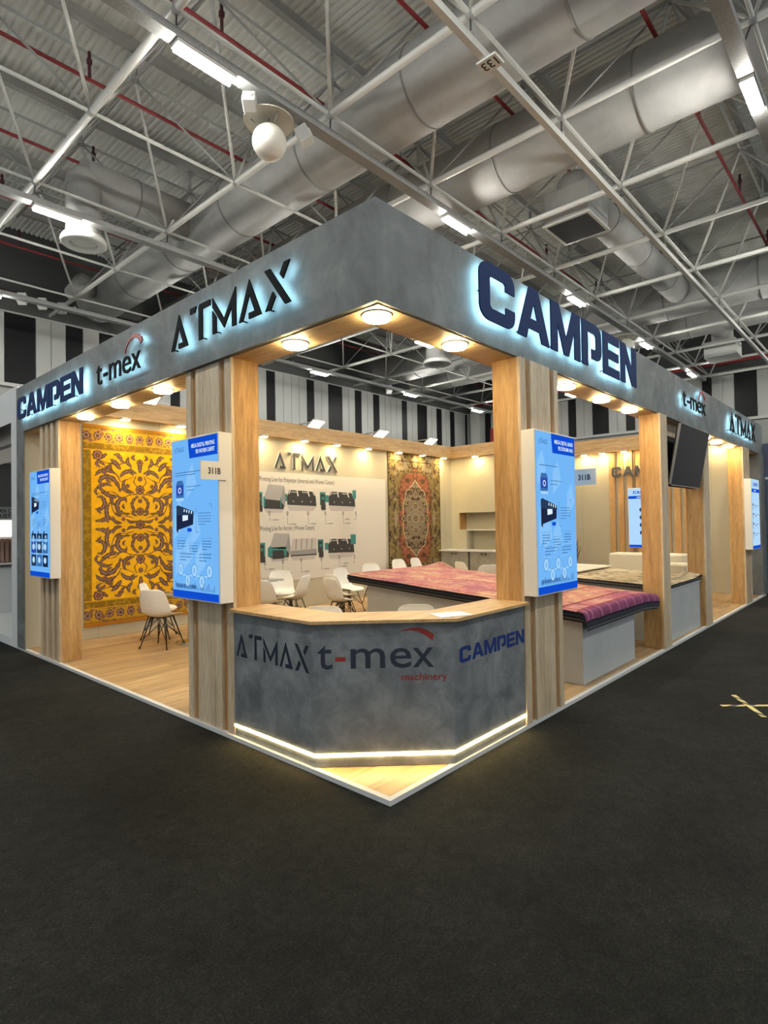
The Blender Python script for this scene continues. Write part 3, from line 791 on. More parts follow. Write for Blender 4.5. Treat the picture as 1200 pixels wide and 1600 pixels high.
# LED spots under the oak band and floods on arms above it
def spot(label, c, rz, group):
    t = thing('wall_spotlight', label, 'light', c, group, rotz=rz)
    MB().box(-.07, .07, -.055, .055, -.035, 0, bev=.006).build('body', 'metal_white', t, world=False)
    MB().box(-.06, .06, -.045, .045, -.040, -.034).build('lens', 'spot', t, world=False)
    return t
s0 = None
lbs = [(1.36, 'wall spot under the oak band over the left part of the yellow rug'), (2.30, 'wall spot under the oak band at the right edge of the yellow rug'), (4.0, 'wall spot left of the grey sign above the poster'),
       (5.0, 'wall spot above the middle of the grey five letter wall sign'), (5.9, 'wall spot above the last letter of the grey wall sign'), (6.88, 'wall spot above the right end of the poster'),
       (7.95, 'left wall spot over the medallion rug'), (8.85, 'right wall spot over the medallion rug'), (9.75, 'wall spot in the back corner beside the medallion rug')]
for x, lb in lbs:
    if s0 is None: s0 = spot(lb, (x, YE-.17, 3.44), 0, 'spots under the oak band')
    else: dup(s0, (x, YE-.17, 3.44), 0, lb)
dup(s0, (10.13, 5.95, 3.44), PI/2, 'wall spot above the niche wall')
for y, lb in ((3.75, 'leftmost wall spot on the slatted end wall'), (3.28, 'second wall spot on the end wall, left of the slats'), (2.75, 'third wall spot on the end wall, over the six letter sign'), (2.2, 'wall spot over the end wall hidden by the oak post'), (.75, 'wall spot on the end wall seen at far right opening')):
    dup(s0, (11.83, y, 3.40), PI/2, lb)
def flood(label, x, y=YE-.12):
    yf = y-.48; z = 3.70
    t = thing('arm_floodlight', label, 'light', (x, y, 3.75), 'floodlights on arms above the oak band')
    MB().box(x-.012, x+.012, yf+.05, y+.10, 3.755, 3.775).box(x-.03, x+.03, y-.03, y+.06, 3.75, 3.76).build('arm', 'steel_grey', t)
    m = Matrix.Translation((x, yf, z)) @ Matrix.Rotation(-.55, 4, 'X')
    def loc(mb):
        mb.v = [m @ q for q in mb.v]; return mb
    loc(MB().box(-.155, .155, -.112, .112, 0, .035, bev=.006)).build('housing', 'steel_grey', t)
    loc(MB().box(-.142, .142, -.10, .10, -.004, .002)).build('lens', 'flood', t)
for x, lb in ((4.95, 'arm floodlight above the grey wall sign, leftmost of three'), (6.85, 'arm floodlight above the right end of the poster, middle of three'), (8.65, 'arm floodlight above the medallion rug, rightmost of three'), (1.55, 'arm floodlight above the yellow rug')):
    flood(lb, x)

# ------------------------------------------------------------------ counter
ct = thing('reception_counter', 'angled concrete look reception counter with oak top at the stand corner', 'counter', (.5, .6, .03))
outer = [(.02, 1.66), (.02, .69), (.70, -.02), (1.70, -.02)]; inner = [(1.70, .26), (.84, .28), (.33, .80), (.31, 1.66)]
def off(pl, d):
    (a, b, c, e) = pl
    return [(a[0]+d, a[1]), (b[0]+d, b[1]+d*.41), (c[0]+d*.41, c[1]+d), (e[0], e[1]+d)]
MB().prism(outer+inner, .128, 1.03).build('body', 'concrete_dark', ct)
MB().prism(off(outer, .004)+inner, .033, .100).build('kickboard', 'concrete_dark', ct)
MB().prism(off(outer, .010)+inner, .100, .128).build('led_channel', 'white_board', ct)
mb = MB(); po, pi_ = off(outer, -.004), off(outer, .009)
for i in range(3): mb.prism([po[i], po[i+1], pi_[i+1], pi_[i]], .106, .124)
mb.build('led_strip', 'led', ct)
MB().prism([(-.03, 1.66), (-.03, .655), (.682, -.075), (1.70, -.075), (1.70, .30), (.855, .315), (.375, .79), (.35, 1.66)], 1.03, 1.052, 0).build('worktop', 'oak_x', ct)
# printed logos
fl = Flat()
lay, tot = layout('atmax', .11)
for ch, x in lay:
    for pts in GLY[ch][1]: fl.poly([((x+px)*.90/tot, py*.192) for px, py in pts], 'print_navy', 1)
fl.build('printed_word', ct, frame((.02, 1.628, .676), 'L'))
fl = Flat(); lay, tot = layout('CAMPEN', .08)
for ch, x in lay:
    for pts in GLY[ch][1]: fl.poly([((x+px)*.925/tot, py*.112) for px, py in pts], 'print_blue', 1)
fl.build('printed_word', ct, frame((.768, -.02, .716), 'R'))
fl = Flat(); fr = frame((.02, .69, 0), (.68, -.71, 0)); L = math.hypot(.68, .71)
def glyph(ch, x, w, y, h, mt, bold=.006):
    v, f = text_polys(ch, bold); xs = [p[0] for p in v]; k = h/.73; kx = w/(max(xs)-min(xs))
    fl.mb.add([(x+(a-min(xs))*kx, y+b*k, .0012) for a, b in v], f, fl.mi(mt))
for ch, x, w, mt in (('t', .03, .105, 'print_slate'), ('-', .155, .072, 'print_red'), ('m', .262, .24, 'print_slate'), ('e', .535, .152, 'print_slate'), ('x', .695, .148, 'print_slate')):
    glyph(ch, x, w, .712, .215, mt)
cl = [(.575, .893, .004), (.63, .915, .010), (.69, .926, .018), (.75, .920, .028), (.80, .897, .038), (.848, .862, .042)]
cl = [(a, b_+.052, c) for a, b_, c in cl]
fl.poly([(a, b_+c/2) for a, b_, c in cl]+[(a-.012, b_-c/2) for a, b_, c in cl[::-1]], 'print_red', 1)
fl.text('machinery', .615, .622, .05, 'print_red', 1, width=.32, bold=.01)
fl.build('printed_word', ct, fr)
o = MB().box(-.13, .13, -.095, .095, 1.0525, 1.0575).build('leaflet', 'paper'); o.location = (.78, .055, 0); o.rotation_euler = (0, 0, -.45); tag(o, 'white leaflets lying on the right side of the counter top', 'leaflet')

# ------------------------------------------------------------------ lightbox screens
def screen(label, fr, variant, W=.735, H=1.35, D=.125, name='mounted_screen'):
    """fr at the lower left front corner, local Z towards the viewer"""
    t = thing(name, label, 'screen', fr.translation, mat=fr)
    mb = MB().box(-.012, W+.012, -.012, H+.012, -D, -.002, bev=.004); mb.build('case', 'sign_card', t, world=False)
    fl = Flat(); fl.rect(0, 0, W, H, 's_bg', 0)
    for k in range(7):
        x = random.uniform(0, W-.16); y = random.uniform(.1, H-.35); fl.poly([(x, y), (x+.16, y+.12), (x+.1, y+.3), (x-.0, y+.2)], 's_bg2', .3)
    fl.rect(0, 0, W, .062, 's_blue', 1)
    if variant == 'c':      # mostly white list poster
        fl.rect(0, .062, W, H, 's_paper', .5)
        lay, tot = layout('CAMPEN', .1)
        for ch, x in lay:
            for pts in GLY[ch][1]: fl.poly([(.12+(x+px)*.48/tot, H-.13+py*.07) for px, py in pts], 's_violet', 2)
        fl.rect(0, H-.25, W, H-.18, 's_blue', 1); fl.textlines(.2, H-.205, .56, 1, .03, .022, 's_white', 2)
        fl.textlines(.06, H-.32, .66, 3, .035, .008, 's_pale', 1)
        for i in range(4):
            y = H-.52-i*.185
            fl.disc(.34 if name == 'wall_screen' else .1, y, .085 if name == 'wall_screen' else .05, .062, 's_teal', 2); fl.disc(.36 if name == 'wall_screen' else .12, y-.015, .04, .03, 's_white', 3)
            fl.textlines(.5 if name == 'wall_screen' else .2, y+.02, .68, 2, .03, .010, 's_text', 1)
            fl.line((.06, y-.09), (W-.06, y-.09), .004, 's_pale', 1)
    else:
        fl.poly([(.28, H-.035), (W, H-.035), (W, H-.165), (.30, H-.165)], 's_blue', 1); fl.rect(.28, H-.035, W, H, 's_blue', 1)
        fl.text('MEGA DIGITAL PRINTING' if variant != 'b' else 'MEGA DIJITAL BASKI', W-.04, H-.080, .034, 's_white', 2, width=.36, bold=.02, align='r')
        fl.text('PES WOVEN CARPET' if variant != 'b' else 'PES DOKUMA HALI', W-.04, H-.132, .034, 's_white', 2, width=.29, bold=.02, align='r')
        lay, tot = layout('atmax', .11)
        for ch, x in lay:
            for pts in GLY[ch][1]: fl.poly([(.05+(x+px)*.16/tot, H-.10+py*.045) for px, py in pts], 's_mid', 2)
        fl.textlines(.06, H-.275, .66, 1 if variant == 'b' else 2, .022, .007, 's_text', 1)
        if variant != 'd':
            fl.poly([(.07, H-.50), (.20, H-.50), (.20, H-.38), (.18, H-.345), (.09, H-.345), (.07, H-.38)], 's_mid', 1)
            fl.rect(.075, H-.47, .195, H-.385, 's_violet', 2); fl.rect(.07, H-.52, .20, H-.495, 's_pale', 2)
            fl.ring(.135, H-.43, .026, .026, .009, 's_white', 3)
            fl.textlines(.25, H-.40, .48, 2, .03, .006, 's_text', 1)
        # machine
        y0 = H-.80 if variant != 'd' else H-.56
        def q(pts, m, l): fl.poly([(a, y0+b) for a, b in pts], m, l)
        q([(.07, .02), (.10, .0), (.10, .03), (.35, .075), (.36, .185), (.10, .245), (.07, .235)], 's_dark', 1)
        q([(.075, .16), (.36, .15), (.36, .185), (.10, .245), (.07, .235)], 's_teal', 2)
        q([(.18, .105), (.27, .115), (.27, .155), (.18, .155)], 's_white', 3)
        for k in range(4): q([(.20+.04*k, .185-.006*k), (.215+.04*k, .185-.006*k), (.22+.04*k, .205-.006*k), (.205+.04*k, .21-.006*k)], 's_white', 3)
        fl.rect(.26, y0+.015, .33, y0+.045, 's_blue', 3)
        fl.line((.40, y0+.01), (.40, y0+.22), .004, 's_mid', 1); fl.line((.40, y0+.01), (.44, y0+.01), .004, 's_mid', 1); fl.line((.64, y0+.20), (.64, y0+.24), .004, 's_mid', 1); fl.line((.60, y0+.24), (.64, y0+.24), .004, 's_mid', 1)
        fl.textlines(.43, y0+.17, .63, 5, .023, .005, 's_text', 1)
        # boxes of text
        yb = y0-.20
        for (x, yy) in ((.07, .04), (.27, 0), (.48, .04)):
            for (p, r) in (((x, yb+yy), (x+.18, yb+yy)), ((x, yb+yy+.12), (x+.18, yb+yy+.12))): fl.line(p, r, .002, 's_mid', 1)
            fl.textlines(x+.015, yb+yy+.10, x+.15, 4, .023, .007, 's_text', 1)
        yc = yb-.16; pts = [(.14, yc+.05), (.255, yc-.04), (.365, yc+.05), (.48, yc-.04), (.60, yc+.05)]
        for a, b in zip(pts, pts[1:]): fl.line((a[0]+.03, a[1]+(b[1]-a[1])*.5), (b[0]-.03, a[1]+(b[1]-a[1])*.5), .012, 's_pale', 1)
        for a in pts:
            fl.ring(a[0], a[1], .046, .056, .004, 's_mid', 2); fl.disc(a[0], a[1], .040, .050, 's_pale', 2); fl.rect(a[0]-.009, a[1]-.02, a[0]+.009, a[1]+.02, 's_soft', 3)
        if variant == 'd':
            for i in range(3):
                for r in range(2):
                    x = .06+i*.215; y = .13+r*.17; fl.rect(x, y, x+.19, y+.15, ['s_teal', 's_mid', 's_dark', 's_violet', 's_teal', 's_mid'][i+3*r], 2); fl.disc(x+.09, y+.08, .05, .04, 's_paper', 3)
            for i in range(3): fl.rect(.07+i*.21, .48, .25+i*.21, .55, 's_dark', 2); fl.rect(.10+i*.21, .55, .14+i*.21, .58, 's_teal', 2)
        else:
            for x in (.12, .44):
                for p, r in (((x-.015, .30), (x+.21, .30)), ((x-.015, .40), (x+.21, .40)), ((x-.015, .30), (x-.015, .40)), ((x+.21, .30), (x+.21, .40))): fl.line(p, r, .0025, 's_pale', 1)
                fl.textlines(x+.005, .38, x+.19, 3, .026, .007, 's_text', 1)
            fl.textlines(.05, .118, .68, 1, .02, .030, 's_mid', 1)
            x = .05
            while x < .68:
                h = random.choice((.02, .03, .05, .065)); fl.rect(x, .075, x+.008, .075+h, 's_text', 2); x += random.uniform(.014, .035)
    for nme in ('s_bg',): pass
    o = fl.build('display_panel', None); o.parent = t
    return t
screen('blue lit display screen on the left front column, beside the counter', frame((-.108, 2.40, 1.11), 'L'), 'a')
screen('blue lit display screen on the right front column, beside the counter', frame((1.70, -.157, 1.11), 'R'), 'b', W=.74)
screen('blue lit display screen on the far left slatted column', frame((-.108, 6.22, 1.11), 'L'), 'd')
screen('blue lit display screen on the far right slatted column', frame((10.38, -.157, 1.10), 'R'), 'c')
screen('white and blue lit screen on the oak slats of the end wall', frame((11.93, 2.71, 1.03), 'L'), 'c', W=.78, H=1.43, D=.024, name='wall_screen')
def card(label, fr, w=.225, h=.145):
    t = thing('number_sign', label, 'sign', fr.translation, mat=fr)
    MB().box(0, w, 0, h, -.006, 0).build('card', 'sign_card', t, world=False)
    fl = Flat(); fl.text('311B', w*.28, h*.32, h*.34, 'print_black', 1, width=w*.50, bold=.04); o = fl.build('numerals', None); o.parent = t
card('cream 311B number card at the right edge of the left front screen', frame((-.27, 1.644, 2.085), 'R'))
card('pale 311B number card behind the right front screen', frame((2.43, -.13, 2.032), 'L'))

# ------------------------------------------------------------------ poster
fl = Flat(); x0, x1, z0, z1 = 2.6, 7.60, .60, 2.76
fl.rect(x0, z0, x1, z1, 'p_paper', 0)
fl.text('Printing Line for Polyester (Internal and Woven Carpet)', 4.0, 2.575, .095, 'p_dark', 1, width=1.95)
fl.text('Printing Line for Acrylic (Woven Carpet)', 4.0, 1.61, .095, 'p_dark', 1, width=1.37)
def wagon(x, y, w, kind):
    if kind == 'roof':
        fl.poly([(x, y-.06), (x+w*.95, y-.07), (x+w*1.05, y+.10), (x+w, y+.2), (x+.03, y+.22)], 'p_dark', 2)
        fl.poly([(x, y+.13), (x+w*.78, y+.10), (x+w, y+.40), (x+w*.22, y+.42)], 'p_lgrey', 3)
        fl.poly([(x+w*.78, y+.10), (x+w, y+.40), (x+w*1.05, y+.14), (x+w*1.02, y-.02)], 'p_grey', 3)
        fl.rect(x+w*.80, y-.04, x+w*.84, y+.15, 'p_teal', 4); fl.rect(x-.01, y-.03, x+.03, y+.17, 'p_teal', 4)
    elif kind == 'bed':
        fl.poly([(x, y-.02), (x+w, y-.04), (x+w*.98, y+.16), (x+w*.9, y+.26), (x+w*.08, y+.28), (x, y+.16)], 'p_dark', 2)
        fl.line((x+.07, y+.30), (x+w*.9, y+.28), .022, 'p_white', 3); fl.line((x+.05, y+.20), (x+.10, y+.31), .02, 'p_white', 3); fl.line((x+w*.36, y+.16), (x+w*.33, y+.29), .03, 'p_white', 3)
        fl.line((x+w*.75, y+.16), (x+w*.70, y+.28), .03, 'p_white', 3); fl.line((x+w*.93, y+.18), (x+w*.86, y+.28), .018, 'p_white', 3)
        fl.line((x+.1, y+.24), (x+w*.32, y+.24), .012, 'p_white', 3); fl.line((x+w*.5, y+.24), (x+w*.7, y+.235), .012, 'p_white', 3)
        for k in (.2, .5, .8): fl.disc(x+w*k, y+.05, .012, .012, 'p_white', 3, 8)
        fl.rect(x-.10, y+.05, x, y+.20, 'p_teal', 2)
    elif kind == 'tower':
        fl.rect(x, y-.02, x+w, y+.26, 'p_teal', 2); fl.rect(x+.02, y+.0, x+w-.03, y+.22, 'p_dark', 3); fl.rect(x+.05, y+.1, x+w-.05, y+.16, 'p_teal', 4); fl.rect(x+.03, y-.12, x+w, y, 'p_dark', 3)
    elif kind == 'dryer':
        fl.poly([(x, y-.03), (x+w, y-.03), (x+w, y+.08), (x, y+.06)], 'p_grey', 2); fl.poly([(x, y+.06), (x+w, y+.08), (x+w, y+.30), (x+.06, y+.30)], 'p_smear', 2)
        for k in range(1, 5): fl.line((x+w*k/5, y+.08), (x+w*k/5+.02, y+.30), .012, 'p_dark', 3)
        fl.rect(x, y-.05, x+w, y-.025, 'p_dark', 3)
    fl.poly([(x, y-.04), (x+w, y-.04), (x+w*.9, y-.14), (x+.05, y-.14)], 'p_smear', 1)
wagon(4.09, 2.10, .50, 'roof'); wagon(3.93, 2.10, .13, 'tower'); wagon(4.66, 2.14, .77, 'bed'); wagon(5.53, 2.14, .16, 'tower'); wagon(5.78, 2.14, .80, 'bed'); fl.rect(6.50, 2.28, 6.61, 2.47, 'p_teal', 4)
wagon(4.22, 1.14, .48, 'roof'); wagon(3.95, 1.12, .16, 'tower'); fl.rect(4.17, 1.10, 4.62, 1.28, 'p_teal', 3); fl.rect(4.28, 1.05, 4.56, 1.22, 'p_dark', 4); wagon(4.72, 1.13, .70, 'dryer'); wagon(5.45, 1.14, .16, 'tower'); wagon(5.75, 1.12, .78, 'bed'); fl.rect(6.42, 1.26, 6.58, 1.48, 'p_teal', 4)
for (yy, L) in ((1.95, [(4.22, .13, 1), (4.66, .22, 1), (5.2, .22, 1), (5.68, .22, 1), (6.2, .22, 1), (6.6, .13, -1)]), (.99, [(4.10, .13, 1), (4.53, .24, 1), (5.0, .24, 1), (5.55, .22, 1), (6.07, .20, 1), (6.53, .14, -1)])):
    for (x, dl, s) in L:
        fl.ring(x, yy, .024, .042, .012, 'p_dark', 2, 10); fl.line((x, yy-.03), (x, yy-dl), .010, 'p_grey', 2); fl.line((x, yy-dl), (x+s*.06, yy-dl), .010, 'p_grey', 2)
        fl.textlines(min(x+s*.08, x+s*.34), yy-dl+.012, max(x+s*.08, x+s*.34), 1, .02, .024, 'p_grey', 2)
fl.mb.box(x0, x1, z0, z1, -.012, -.0005, fl.mi('p_paper'))
o = fl.build('hanging_poster', None, frame((0, YE-.014, 0), (1, 0, 0))); tag(o, 'wide white poster of two printing machine lines on the back wall', 'poster')
WM[o.name] = Matrix()

# ------------------------------------------------------------------ oak slats on end wall
t = thing('slat_cladding', 'vertical oak slats fixed to the end wall behind the grey six letter sign', 'wall cladding', (11.97, 2.3, .03))
for k in range(9):
    y = 3.18-.215*k
    MB().box(11.957, 11.9975, y-.14, y, .035, 3.40).build('slat', 'oak', t)
    if k == 3: MB().box(11.957, 11.9975, y+.02, y+.035, .035, 3.40).build('slat', 'groove', t)

# ------------------------------------------------------------------ television
tilt = math.asin(.155/.86)
xl, xr = 5.84, 7.33; b = Vector((xl, 0, 2.17)); up = Vector((0, -math.sin(tilt), math.cos(tilt))); X = Vector((1, 0, 0)); Zv = X.cross(up)
m = Matrix.Identity(4)
for i in range(3): m[i][0] = X[i]; m[i][1] = up[i]; m[i][2] = Zv[i]; m[i][3] = b[i]
tv = thing('wall_television', 'switched off television tilted down between the two plain oak posts', 'television', b, mat=m)
W, H = xr-xl, .86
MB().box(.012, W-.012, .014, H-.012, -.02, -.003).build('screen', 'tv_screen', tv, world=False)
mb = MB().box(0, .012, 0, H, -.03, 0).box(W-.012, W, 0, H, -.03, 0).box(0, W, 0, .014, -.03, 0).box(0, W, H-.012, H, -.03, 0); mb.build('frame', 'tv_frame', tv, world=False)
MB().box(.02, W-.02, .02, H-.02, -.055, -.02).build('back_shell', 'black', tv, world=False)
MB().box(5.64, 7.43, .13, .16, 2.18, 2.90).box(6.4, 6.8, .04, .13, 2.3, 2.6).build('wall_plate', 'black_matt', tv)

# ------------------------------------------------------------------ rugs: patterns rasterised into vertex colours
def vnoise(h, w, cell, seed):
    r = np.random.default_rng(seed); gh, gw = int(h/cell)+3, int(w/cell)+3
    g = r.random((gh, gw)); y = np.arange(h)/cell; x = np.arange(w)/cell
    yi = y.astype(int); xi = x.astype(int); fy = (y-yi)[:, None]; fx = (x-xi)[None, :]
    fy = fy*fy*(3-2*fy); fx = fx*fx*(3-2*fx)
    a = g[yi][:, xi]; b_ = g[yi][:, xi+1]; c = g[yi+1][:, xi]; d = g[yi+1][:, xi+1]
    return (a*(1-fx)+b_*fx)*(1-fy)+(c*(1-fx)+d*fx)*fy
def fbm(h, w, cell, seed, oct=4):
    s = np.zeros((h, w)); amp = 1; tot = 0
    for k in range(oct): s += amp*vnoise(h, w, max(1.5, cell/2**k), seed+k); tot += amp; amp *= .6
    return s/tot
def stamp(img, cx, cy, r, col, res, alpha=1.0):
    h, w, _ = img.shape; x0 = int((cx-r)/res); x1 = int((cx+r)/res)+2; y0 = int((cy-r)/res); y1 = int((cy+r)/res)+2
    x0, y0 = max(0, x0), max(0, y0); x1, y1 = min(w, x1), min(h, y1)
    if x1 <= x0 or y1 <= y0: return
    yy, xx = np.mgrid[y0:y1, x0:x1]; mk = ((xx+.5)*res-cx)**2+((yy+.5)*res-cy)**2 < r*r
    img[y0:y1, x0:x1][mk] = col
def leaf(img, pts, wmax, col, inner, res, serr=9):
    P = np.array(pts); n = 90; ts = np.linspace(0, len(P)-1.001, n)
    # catmull-rom sampling
    def cr(t):
        i = int(t); u = t-i; p0 = P[max(i-1, 0)]; p1 = P[i]; p2 = P[min(i+1, len(P)-1)]; p3 = P[min(i+2, len(P)-1)]
        return .5*((2*p1)+(-p0+p2)*u+(2*p0-5*p1+4*p2-p3)*u*u+(-p0+3*p1-3*p2+p3)*u**3)
    C = np.array([cr(t) for t in ts])
    for k, c in enumerate(C):
        s = k/(n-1); r = wmax*(math.sin(PI*min(1, s*1.05))**.7)*(.52+.48*abs(math.sin(s*serr*PI)))+.004
        stamp(img, c[0], c[1], r, col, res)
    for k in range(4, n-4):
        s = k/(n-1); r = wmax*.38*math.sin(PI*s)*(.5+.5*abs(math.sin(s*serr*2*PI)))
        stamp(img, C[k][0], C[k][1], r, inner, res)
def rosette(img, cx, cy, R_, cols, res, petals=8):
    for j, c in enumerate(cols):
        rr = R_*(1-j*.27)
        for i in range(petals):
            a = 2*PI*i/petals+.2*j; stamp(img, cx+rr*.62*math.cos(a), cy+rr*.62*math.sin(a), rr*.36, c, res)
        stamp(img, cx, cy, rr*.62, c, res)
def rug_object(name, img, res, origin, ux, uz, label, thick=.010, wav=0):
    h, w, _ = img.shape; mb = MB(); o3 = Vector(origin); ux = Vector(ux); uz = Vector(uz); nrm = ux.cross(uz).normalized()
    me = bpy.data.meshes.new(name)
    ii, jj = np.meshgrid(np.arange(h+1), np.arange(w+1), indexing='ij')
    bulge = wav*np.sin(jj/w*PI*5+.6)*np.clip(1-ii/h, 0, 1)
    co = np.array(o3)[None, None]+jj[..., None]*res*np.array(ux)+ii[..., None]*res*np.array(uz)+(bulge[..., None]+thick)*np.array(nrm)
    nv = (h+1)*(w+1); v1 = co.reshape(-1, 3)
    idx = np.arange(nv).reshape(h+1, w+1)
    q = np.stack([idx[:-1, :-1], idx[:-1, 1:], idx[1:, 1:], idx[1:, :-1]], -1).reshape(-1, 4)
    # rim and back
    rim = list(idx[0, :])+list(idx[1:, -1])+list(idx[-1, -2::-1])+list(idx[-2:0:-1, 0])
    back = v1[rim]-np.array(nrm)*(thick-.002); nb = nv+np.arange(len(rim)); nr = len(rim)
    rf = [(rim[i], nb[i], nb[(i+1) % nr], rim[(i+1) % nr]) for i in range(nr)]
    me.from_pydata(np.vstack([v1, back]).tolist(), [], q.tolist()+[[int(a) for a in f] for f in rf])
    ca = me.color_attributes.new('pattern', 'FLOAT_COLOR', 'CORNER')
    fc = img.reshape(-1, 3); col = np.ones((len(me.loops), 4), np.float32)
    col[:len(fc)*4, :3] = np.repeat(fc, 4, axis=0); col[len(fc)*4:, :3] = fc.mean(0)*.5
    ca.data.foreach_set('color', col.ravel())
    me.materials.append(M['rug']); me.update()
    o = bpy.data.objects.new(name, me); COL.objects.link(o)
    return o
# yellow rug, 1.74 x 3.10 m
res = .009; Wd, Ht = 1.746, 3.105; w2, h2 = int(Wd/2/res), int(Ht/2/res)
Yf = np.array((.80, .43, .010)); Br = np.array((.125, .062, .035)); Pu = np.array((.25, .16, .13)); Ol = np.array((.23, .135, .012)); Gd = np.array((.36, .20, .016))
q4 = np.zeros((h2, w2, 3)); q4[:] = Yf
mx = lambda a: tuple(a)
# quarter: x from centre (0) to side (.87), y from centre (0) to end (1.55)
leaves = [([(.02, .20), (.10, .27), (.13, .40), (.07, .50), (.02, .52)], .035), ([(.05, .06), (.16, .05), (.22, .10)], .03),
 ([(.16, .20), (.30, .22), (.37, .33), (.33, .46), (.24, .47), (.22, .40)], .05), ([(.42, .08), (.52, .16), (.53, .30), (.47, .42)], .045), ([(.30, .03), (.40, .06), (.44, .16)], .035),
 ([(.70, .07), (.58, .10), (.55, .16)], .035), ([(.70, .28), (.60, .30), (.56, .40), (.60, .50), (.68, .50)], .045), ([(.10, .60), (.20, .62), (.27, .72), (.24, .84)], .045),
 ([(.33, .52), (.46, .52), (.58, .60), (.66, .72)], .045), ([(.70, .62), (.63, .70), (.52, .74), (.44, .70)], .035), ([(.32, .60), (.36, .74), (.46, .86), (.58, .86), (.63, .78), (.58, .72)], .055),
 ([(.06, .96), (.16, 1.0), (.27, .95), (.32, .87)], .045), ([(.40, .94), (.52, .99), (.64, .96), (.70, .88)], .045), ([(.14, 1.08), (.20, 1.16), (.18, 1.26)], .04), ([(.32, 1.02), (.38, 1.12), (.47, 1.20)], .05),
 ([(.55, 1.08), (.64, 1.14), (.70, 1.10)], .035), ([(.0, .98), (.0, 1.1), (.0, 1.24)], .05), ([(.25, .30), (.28, .34), (.26, .38)], .02), ([(.56, 1.0), (.50, 1.06), (.44, 1.06)], .03), ([(.30, 1.20), (.34, 1.28), (.42, 1.28)], .035), ([(.60, 1.20), (.56, 1.26), (.52, 1.28)], .03)]
KY = .86
for pts, wm in leaves: leaf(q4, [(a, b_*KY) for a, b_ in pts], wm*.72, Br, Pu, res, 7)
more = [[(.06, .14), (.12, .18), (.11, .26)], [(.40, .30), (.45, .36), (.42, .44)], [(.62, .18), (.66, .24), (.62, .28)], [(.20, .52), (.28, .56), (.34, .54)], [(.46, .66), (.52, .70), (.50, .78)], [(.10, .80), (.16, .84), (.14, .92)], [(.66, .46), (.70, .52), (.66, .58)], [(.24, .98), (.30, 1.02), (.28, 1.08)], [(.44, .86), (.48, .92), (.44, .98)], [(.62, .90), (.68, .94), (.66, 1.0)], [(.08, 1.04), (.12, 1.08), (.08, 1.12)], [(.30, .14), (.36, .16), (.38, .22)], [(.50, .04), (.54, .08), (.60, .04)]]
for pts in more: leaf(q4, pts, .020, Br, Pu, res, 5)
vines = [[(.10, .12), (.22, .16), (.40, .2), (.48, .5), (.40, .56)], [(.02, .56), (.14, .56), (.30, .5), (.44, .6), (.70, .56)], [(.10, .90), (.3, .80), (.36, .9), (.5, 1.04), (.70, 1.02)], [(.05, .72), (.1, .8), (.06, .92)], [(.20, 1.2), (.3, 1.12), (.5, 1.12), (.6, 1.16)]]
for pts in [[(a, b_*KY) for a, b_ in p_] for p_ in vines]: leaf(q4, pts, .006, Br*1.1, Br*1.1, res, 3)
for (cx, cy, R_) in ((0, 0, .08), (0, .21, .07), (0, .56, .08), (0, .38, .04), (.66, 1.08, .085), (.27, .09, .04), (.56, .82, .04), (.2, .62, .035), (.33, 1.07, .04), (.0, .74, .045), (0, 1.0, .06)):
    rosette(q4, cx, cy, R_, (Br, np.array((.30, .16, .10)), Br, np.array((.30, .08, .05))), res)
nz = fbm(h2, w2, 10, 3)[..., None]; q4 *= .80+.4*nz
yy, xx = np.mgrid[0:h2, 0:w2]; X_ = (xx+.5)*res; Y_ = (yy+.5)*res
side = X_ > .755; q4[side & (X_ < .768)] = Gd
sc = fbm(h2, w2, 5, 8)
q4[X_ > .768] = Ol; q4[(X_ > .768) & (sc > .56)] = Ol*1.5
band = Y_ > 1.165; q4[band] = Ol; q4[band & (sc > .57)] = Ol*1.6
out = Y_ > 1.275; q4[out] = Gd*1.35; q4[out & (sc > .60)] = Br*1.8
q4[(Y_ > 1.265) & (Y_ < 1.28)] = Gd*1.9; q4[(Y_ > 1.155) & (Y_ < 1.168)] = Gd*1.6
qq = q4.copy()
for i in range(6):
    cx = .0+i*.165
    rosette(q4, cx, 1.375, .066, (Br, Pu*1.4, Br), res, 7)
end = Y_ > 1.475; q4[end] = Gd*.8; q4[end & (sc > .55)] = Br*1.5; end = Y_ > 1.515; q4[end] = np.array((.42, .17, .015))
top = np.concatenate([q4[:, ::-1], q4], 1); full = np.concatenate([top[::-1], top], 0)
full[:6] = np.array((.42, .17, .02))
o = rug_object('hanging_rug', full, res, (.79, YE-.004, .215), (1, 0, 0), (0, 0, 1), ''); tag(o, 'yellow rug with brown leaf scrolls hanging on the back wall at left', 'rug')
# medallion rug 2.09 x 3.2
res = .011; Wd, Ht = 2.08, 3.26; w2, h2 = int(Wd/2/res), int(Ht/2/res)
yy, xx = np.mgrid[0:h2, 0:w2]; X_ = (xx+.5)*res; Y_ = (yy+.5)*res
n1 = fbm(h2, w2, 14, 21); n2 = fbm(h2, w2, 5, 31, 3); n3 = fbm(h2, w2, 40, 41)
olive = np.array((.20, .145, .052)); dk = np.array((.045, .030, .018)); terra = np.array((.29, .105, .058)); cream = np.array((.52, .42, .27)); brown = np.array((.10, .055, .026))
im = np.zeros((h2, w2, 3)); im[:] = olive
def m_(mask, c, nn=None, th=.5):
    k = mask if nn is None else (mask & (nn > th)); im[k] = c
T = np.ones_like(X_, bool)
m_(T, dk*1.6, n2, .56); m_(T, cream*.55, n1, .60)
ang = np.arctan2(Y_*.62, X_)
fx = .62+.05*np.cos(Y_*11); fy = 1.22
field = (X_ < fx) & (Y_ < fy-.35*(X_/.62)**2+.05*np.cos(X_*14))
